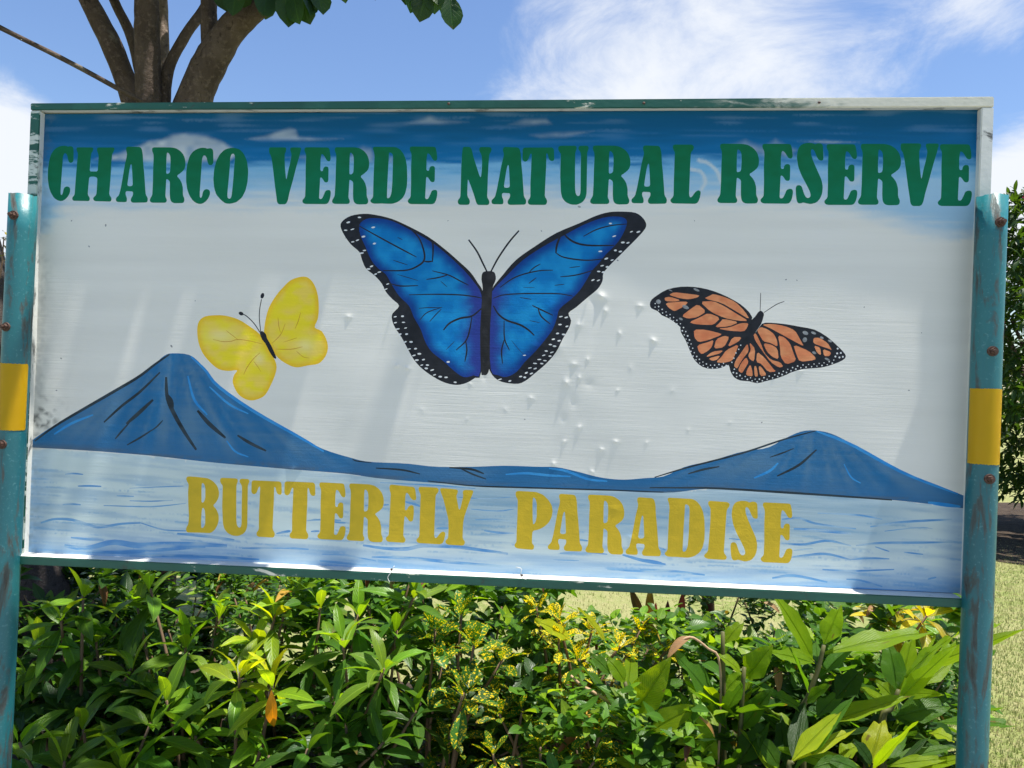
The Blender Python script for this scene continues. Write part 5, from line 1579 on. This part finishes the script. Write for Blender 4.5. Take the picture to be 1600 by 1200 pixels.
# ---- cordyline with dark red leaves in front of the lawn gap, and a red stemmed palm
r = thing('cordyline', 'dark red cordyline leaves standing against the lawn just below PARADISE', 'plant', (.62, 3.1, 0))
b0 = P(*Z3(800,470), 3.1)
stem(r, [r.location.copy(), r.location.lerp(b0, .5), b0], .014, .010, M_REDSTEM)
for (b, t, c) in ((( 700,410),(645,258),(.05,.045,.018)),((735,415),(742,255),(.14,.12,.02)),((830,430),(836,330),(.045,.022,.022)),((760,430),(772,340),(.30,.06,.06)),((905,400),(910,275),(.05,.02,.02)),((800,460),(700,500),(.12,.02,.02)),((850,440),(960,430),(.30,.05,.07)),((880,470),(1000,480),(.07,.06,.02)),((790,450),(760,380),(.35,.10,.10)),((860,420),(880,360),(.06,.02,.02)),((820,470),(900,440),(.2,.03,.04)),((780,470),(640,460),(.06,.05,.02))):
    pb = P(*Z3(*b), 3.1); pt = P(*Z3(*t), 3.05)
    put_leaf(r, 'red', pb, pt - pb, (pt - pb).length * 1.05, c + (1,), up=(EYE - pb).normalized(), roll=rnd.uniform(-.4, .4))
r = thing('red_stemmed_palm', 'thick dark red stem standing under the sign near the A of PARADISE', 'plant', (P(1105, 1000, 3.4).x, 3.4, 0))
stem(r, [r.location.copy(), P(1107, 985, 3.4), P(1104, 900, 3.4)], .034, .024, M_REDSTEM, 'trunk', 10)
top = P(1104, 900, 3.4)
for k in range(9):
    th = k * .7
    put_leaf(r, 'croton', top, Vector((math.cos(th), math.sin(th) * .6, .35)), .34, vary(G_DARK), up=Vector((0, 0, 1)))
r = thing('dry_stalk', 'bent dry tan stalk arching over beside the ginger canes', 'plant', (P(*Z3(1110,900), 2.3).x, 2.3, 0))
stem(r, [r.location.copy(), P(*Z3(1115,900), 2.3), P(*Z3(1108,620), 2.3), P(*Z3(1050,560), 2.3), P(*Z3(965,500), 2.3), P(*Z3(900,520), 2.3), P(*Z3(850,555), 2.3)], .0036, .0042, M_DRYSTEM)
put_leaf(r, 'dry', P(*Z3(965,502), 2.3), P(*Z3(850,555), 2.28) - P(*Z3(965,502), 2.3), .10, (.36, .22, .12, 1))
r = thing('bare_branch', 'bare pinkish brown branch forking across the middle of the bed', 'branch', (P(*Z3(640,1000), 2.4).x, 2.4, 0))
stem(r, [r.location.copy(), P(*Z3(640,1040), 2.4), P(*Z3(560,880), 2.35), P(*Z3(430,790), 2.35), P(*Z3(375,760), 2.35), P(*Z3(315,705), 2.35)], .007, .004, M_DRYSTEM)
stem(r, [P(*Z3(560,880), 2.35), P(*Z3(520,940), 2.33), P(*Z3(480,960), 2.33)], .004, .003, M_DRYSTEM)

# ================================================================== trees
def rpx(r, D): return r * D / FPX
def limb(root, pts, mat, name='limb', seg=10, seed=0):
    """pts: (px, py, depth, radius px)"""
    c3 = spline([tuple(P(x, y, D)) + (rpx(q, D),) for (x, y, D, q) in pts], 5 * len(pts))
    c = [Vector(p[:3]) - root.location for p in c3]
    me = tube_mesh(name, c, [max(.003, p[3]) for p in c3], seg, True, .035, seed)
    return link(name, me, root, [mat])
TB = P(238, 1000, 3.45); TB.z = 0
T1 = thing('shade_tree', 'brown tree dividing into many limbs behind the upper left of the sign', 'tree', TB)
c3 = [TB + Vector((0, 0, -.05)), TB + Vector((0, 0, .12)), P(232, 930, 3.45), P(248, 600, 3.45), P(262, 320, 3.45), P(262, 215, 3.45)]
cs = [Vector(p) - TB for p in spline([tuple(p) for p in c3], 26)]
link('trunk', tube_mesh('trunk', cs, [.20 - .09 * min(1, i / 7) + .03 * max(0, (i - 18) / 8) for i in range(26)], 16, True, .04, 3), T1, [M_BARK])
limb(T1, [(240,260,3.45,24),(207,157,3.45,17),(176,75,3.4,16),(138,0,3.35,14),(95,-90,3.3,12),(40,-260,3.2,8)], M_BARK, seed=4)
limb(T1, [(228,150,3.6,10),(206,60,3.65,8),(178,0,3.7,7),(150,-80,3.75,6),(120,-200,3.8,4)], M_BARK, seed=5)
limb(T1, [(246,260,3.38,26),(234,157,3.38,20),(230,70,3.36,19),(229,0,3.34,18),(226,-120,3.3,15),(240,-330,3.25,8)], M_BARK, seed=6)
limb(T1, [(256,220,3.5,11),(257,100,3.55,8),(254,0,3.6,7.5),(250,-100,3.65,6),(260,-260,3.7,4)], M_BARKPALE, seed=7)
limb(T1, [(252,200,3.4,12),(262,112,3.42,9),(290,55,3.45,8),(318,15,3.5,7.5),(350,-45,3.55,6),(420,-160,3.6,4)], M_BARK, seed=8)
limb(T1, [(275,260,3.45,34),(303,157,3.4,27),(330,95,3.36,25),(365,42,3.33,22),(412,0,3.3,19),(480,-70,3.25,15),(600,-200,3.1,8)], M_BARK, seed=9)
limb(T1, [(332,110,3.37,15),(327,50,3.38,13),(326,0,3.38,12),(324,-80,3.4,10),(340,-250,3.4,5)], M_BARK, seed=10)
limb(T1, [(470,-60,3.25,9),(560,-80,3.2,7),(660,-60,3.15,5),(740,-40,3.1,3)], M_BARK, seed=11)
o = limb(T1, [(-60,10,3.0,4),(0,43,3.0,4),(110,98,3.1,4),(218,157,3.25,3.8),(262,180,3.4,3.5)], M_BARK, 'limb', 8, 12)
o['label'] = 'thin bare branch slanting down from the left'
T_COL = (.028, .070, .022)
def tleaf(px, py, D, tx, ty, L, c=T_COL):
    b = P(px, py, D); t = P(tx, ty, D - .03)
    put_leaf(T1, 'tree', b, t - b, L, vary(c, .15, .25), up=(EYE - b).normalized() + Vector((rnd.uniform(-.6, .6), 0, rnd.uniform(-.2, .5))), roll=rnd.uniform(-.4, .4))
for (bx, by, tx, ty, L) in ((345,-40,352,22,.16),(372,-35,362,28,.17),(395,-45,372,18,.17),(420,-40,412,36,.19),(440,-30,455,44,.20),(455,-25,468,48,.18),(468,-30,478,40,.18),(490,-35,508,28,.17),(475,-30,490,32,.16),(425,-30,408,34,.16),(545,-35,538,6,.12),(580,-40,588,6,.12),(640,-40,633,8,.14),(668,-35,655,42,.19),(684,-40,676,24,.17),(650,-40,640,40,.17),(700,-20,712,58,.18),(703,-25,698,40,.15),(664,-40,690,14,.15)):
    tleaf(bx, by, 3.2, tx, ty, L)
# crown above the picture: leaf clusters round the limb ends
cl = []
for k in range(95):
    y = rnd.uniform(2.5, 5.6)
    x = rnd.uniform(-3.7, -.30)
    zmin = 1.5 + .56 * y + .045 * x + .12
    z = zmin + abs(rnd.gauss(0, .75)) + .05
    cl.append(Vector((x, y, z)))
for (x0, x1, n_) in ((-2.1, -1.0, 7), (-.95, .15, 6)):
    for k in range(n_):
        y = rnd.uniform(1.80, 2.25)
        cl.append(Vector((rnd.uniform(x0, x1), y, 1.5 + .56 * y + rnd.uniform(.35, 1.5))))
items = []
npart = 0
for i in range(2900):
    c = cl[i % len(cl)]
    p = c + Vector((rnd.gauss(0, .16), rnd.gauss(0, .16), rnd.gauss(0, .12)))
    if p.z < 1.5 + .53 * p.y + .045 * p.x + .20:
        continue
    th = rnd.uniform(0, 6.28)
    d = Vector((math.cos(th), math.sin(th), rnd.uniform(-.9, .4)))
    L = rnd.uniform(.11, .20)
    if npart < 240:
        put_leaf(T1, 'tree', p, d, L, vary(T_COL)); npart += 1
    else:
        items.append((p, leaf_frame(d, Vector((0, 0, 1)), rnd.uniform(-.6, .6)) @ Matrix.Diagonal((L, L, L))))
join_leaves(T1, 'tree', items, 'crown', (.03, .075, .022, 1))
for k in list(range(0, 95, 3)) + list(range(95, 108, 3)):
    c = cl[k]
    a = P(rnd.choice((226, 330, 480, 95)), -120, 3.3)
    q = [a - TB, a.lerp(c, .5) - TB + Vector((0, 0, .1)), c - TB]
    link('branch', tube_mesh('branch', [Vector(p) for p in spline([tuple(x) for x in q], 8)], [.03 - .022 * i / 7 for i in range(8)], 6, True, .05, k), T1, [M_BARK])

# leaning rough trunk at the left edge
b2 = P(52, 1010, 3.1)
T2B = Vector((b2.x + .09, b2.y, 0))
T2 = thing('leaning_tree', 'rough dark trunk leaning left behind the left post', 'tree', T2B)
c3 = [T2B + Vector((.06, 0, -.05)), T2B + Vector((.02, 0, .15)), P(36, 930, 3.1), P(-22, 640, 3.1), P(-56, 430, 3.1), P(-110, 200, 3.1), P(-200, -60, 3.1)]
cs = [Vector(p) - T2B for p in spline([tuple(p) for p in c3], 30)]
link('trunk', tube_mesh('trunk', cs, [.20 - .035 * min(1, i / 8) - .05 * max(0, (i - 14) / 15) for i in range(30)], 18, True, .05, 31), T2, [M_PALMBARK])
top = Vector(P(-200, -60, 3.1))
items = []
for i in range(900):
    c = top + Vector((rnd.gauss(0, .55), rnd.gauss(0, .6), rnd.gauss(.45, .35)))
    if c.x > -.70 * c.y - .15 and c.z < 1.6 + .55 * c.y:
        continue
    th = rnd.uniform(0, 6.28)
    L = rnd.uniform(.10, .18)
    items.append((c, leaf_frame(Vector((math.cos(th), math.sin(th), rnd.uniform(-.8, .4))), Vector((0, 0, 1)), rnd.uniform(-.6, .6)) @ Matrix.Diagonal((L, L, L))))
join_leaves(T2, 'ovate', items, 'crown', (.04, .085, .022, 1))
for k in range(5):
    e = top + Vector((rnd.uniform(-.6, .2), rnd.uniform(-.5, .5), rnd.uniform(.3, .8)))
    stem(T2, [top - Vector((0, 0, .1)), top.lerp(e, .5) + Vector((0, 0, .1)), e], .04, .01, M_PALMBARK, 'limb')
# thin twig with small leaves between the trunk and the left post
stem(T2, [P(-10, 470, 3.0), P(2, 420, 3.0), P(6, 370, 3.0)], .004, .002, M_TWIG, 'twig')
for k in range(14):
    put_leaf(T2, 'fine', P(rnd.uniform(-2, 14), rnd.uniform(360, 410), 3.0), Vector((rnd.uniform(-1, 1), rnd.uniform(-1, 1), rnd.uniform(-.3, 1))), .03, vary((.2, .2, .08)))

# ---- big flowering shrubs beyond the lawn on the right
F1 = []
def big_shrub(label, cx, cy, rx, ry, h, nclump, nflower, seed, dark=1.0):
    global rnd
    keep_ = rnd; rnd = random.Random(seed)
    r = thing('flowering_shrub', label, 'shrub', (cx, cy, 0), 'flowering shrubs beyond the lawn')
    for k in range(7):
        e = Vector((cx + rnd.uniform(-.7, .7) * rx, cy + rnd.uniform(-.7, .7) * ry, h * rnd.uniform(.5, .85)))
        b0 = Vector((cx + rnd.uniform(-.25, .25), cy + rnd.uniform(-.25, .25), 0))
        stem(r, [b0, b0.lerp(e, .5) + Vector((0, 0, .2)), e], .05, .015, M_BARK)
    items = []; np_ = 0
    for k in range(nclump):
        th = rnd.uniform(0, 6.28); q = rnd.uniform(.30, 1.0) ** .5
        zz = rnd.uniform(.12, 1.0)
        prof = math.sin(math.pi * min(1, .18 + .80 * zz)) ** .55 if zz > .3 else .80
        bump_ = 1 + .16 * math.sin(5 * th + 3 * zz + seed) + .1 * math.sin(9 * zz * 3 + th)
        p = Vector((cx + math.cos(th) * rx * q * prof * bump_, cy + math.sin(th) * ry * q * prof * bump_, zz * h))
        out = Vector((math.cos(th), math.sin(th), .55)).normalized()
        a = out.orthogonal().normalized(); b = out.cross(a)
        front = math.sin(th) < -.15
        for j in range(7):
            t2 = j * .9 + rnd.uniform(0, .4)
            d = out * .55 + (a * math.cos(t2) + b * math.sin(t2)) * .9 + Vector((0, 0, -.12))
            L = rnd.uniform(.10, .19)
            if front and np_ < 270:
                put_leaf(r, 'croton', p, d, L, vary(tuple(x * dark for x in (G_MID if rnd.random() < .6 else G_LIGHT)))); np_ += 1
            else:
                items.append((p, leaf_frame(d, Vector((0, 0, 1)), rnd.uniform(-.6, .6)) @ Matrix.Diagonal((L, L, L))))
    join_leaves(r, 'croton', items, 'foliage', (.035 * dark, .085 * dark, .02 * dark, 1))
    for k in range(nflower):
        th = rnd.uniform(3.2, 6.2); zz = rnd.uniform(.28, .95)
        prof = math.sin(math.pi * min(1, .18 + .80 * zz)) ** .55
        p = Vector((cx + math.cos(th) * rx * 1.04 * prof, cy + math.sin(th) * ry * 1.04 * prof, zz * h))
        bm = bmesh.new()
        for j in range(12):
            c = Vector((rnd.gauss(0, .035), rnd.gauss(0, .03), rnd.gauss(0, .035)))
            for m in range(4):
                t2 = m * 1.57 + rnd.uniform(0, .5)
                v = [bm.verts.new(c + Vector((0, 0, 0))), bm.verts.new(c + Vector((.028 * math.cos(t2 - .4), -.008, .028 * math.sin(t2 - .4)))), bm.verts.new(c + Vector((.036 * math.cos(t2), -.014, .036 * math.sin(t2)))), bm.verts.new(c + Vector((.028 * math.cos(t2 + .4), -.008, .028 * math.sin(t2 + .4))))]
                bm.faces.new(v)
        o = link('flower_cluster', bm_mesh('flower_cluster', bm), r, [M_PINK])
        o.location = p - r.location
        o.scale = (.55, .55, .55)
    rnd = keep_
    return r
big_shrub('tall dark shrub with pink flowers beyond the lawn right of the right post', 6.38, 8.4, 1.85, 1.4, 4.1, 2300, 46, 5, .72)
big_shrub('second dark shrub beyond the lawn standing right of the flowering one', 10.2, 8.9, 1.9, 1.4, 3.2, 500, 12, 6)
# far tree belt
for i, (n_, lbl) in enumerate(((7, 'far belt of dark trees closing the lawn behind the sign'),)):
    r = thing('tree_belt', lbl, 'trees', (0, 55, 0))
    items = []
    for k in range(5200):
        a = rnd.uniform(-1.1, 1.1)
        R = rnd.uniform(50, 62)
        hh = 4.5 + 1.6 * math.sin(a * 9) + 1.0 * math.sin(a * 23 + 1) + .6 * math.sin(a * 51)
        z = rnd.uniform(.3, 1.0) ** .8 * hh * (1 - .03 * (R - 56) ** 2)
        if z < .2:
            z = rnd.uniform(.2, 2)
        p = Vector((math.sin(a) * R, math.cos(a) * R, z))
        L = rnd.uniform(.6, 1.2)
        items.append((p, leaf_frame(Vector((rnd.uniform(-1, 1), rnd.uniform(-1, 1), rnd.uniform(-.6, .6))), Vector((0, 0, 1)), rnd.uniform(-1, 1)) @ Matrix.Diagonal((L, L, L))))
    f = join_leaves(r, 'fine', items, 'foliage', (.045, .09, .025, 1))

# ---- grass blades on the lawn near by
gm = MatB('grass_blade')
gi = gm.noise(gm.coord('Object', (1, 1, 1)), 1.6, 5, .6)
gi2 = gm.noise(gm.coord('Object', (1, 1, 1)), 30, 3, .6)
gc = gm.mix(gm.step(gi, .35, .65), (.16, .24, .045), (.33, .34, .12))
gc = gm.mix(gm.step(gi2, .4, .65), gc, (.46, .42, .20))
gp = gm.pbr(gc, .6, None, .3)
gt = gm.n('ShaderNodeBsdfTranslucent'); gm.l(gc, gt.inputs['Color'])
gx = gm.n('ShaderNodeMixShader'); gx.inputs[0].default_value = .35
gm.l(gp.outputs[0], gx.inputs[1]); gm.l(gt.outputs[0], gx.inputs[2]); gm.l(gx.outputs[0], gm.out.inputs[0])
NB = 60000
u1 = nrs.rand(NB)
gy = 2.6 + 6.5 * u1 ** 1.3
gxx = np.where(nrs.rand(NB) < .72, gy * (.50 + .28 * nrs.rand(NB)), gy * (-.15 + .6 * nrs.rand(NB)))
hb = nrs.uniform(.010, .030, NB); an = nrs.uniform(0, 6.28, NB); ln = nrs.uniform(-.8, .8, NB) * hb; wd = nrs.uniform(.0018, .0035, NB)
ca_, sa_ = np.cos(an), np.sin(an)
V0 = np.stack([gxx - ca_ * wd, gy - sa_ * wd, np.zeros(NB)], 1); V1 = np.stack([gxx + ca_ * wd, gy + sa_ * wd, np.zeros(NB)], 1)
V2 = np.stack([gxx - sa_ * ln, gy + ca_ * ln, hb], 1)
allv = np.stack([V0, V1, V2], 1).reshape(-1, 3)
me = bpy.data.meshes.new('grass')
me.from_pydata(allv.tolist(), [], np.arange(NB * 3).reshape(-1, 3).tolist())
g = link('grass', me, None, [gm.m])
g['kind'] = 'stuff'
g['label'] = 'short dry grass of the lawn'
g['category'] = 'grass'
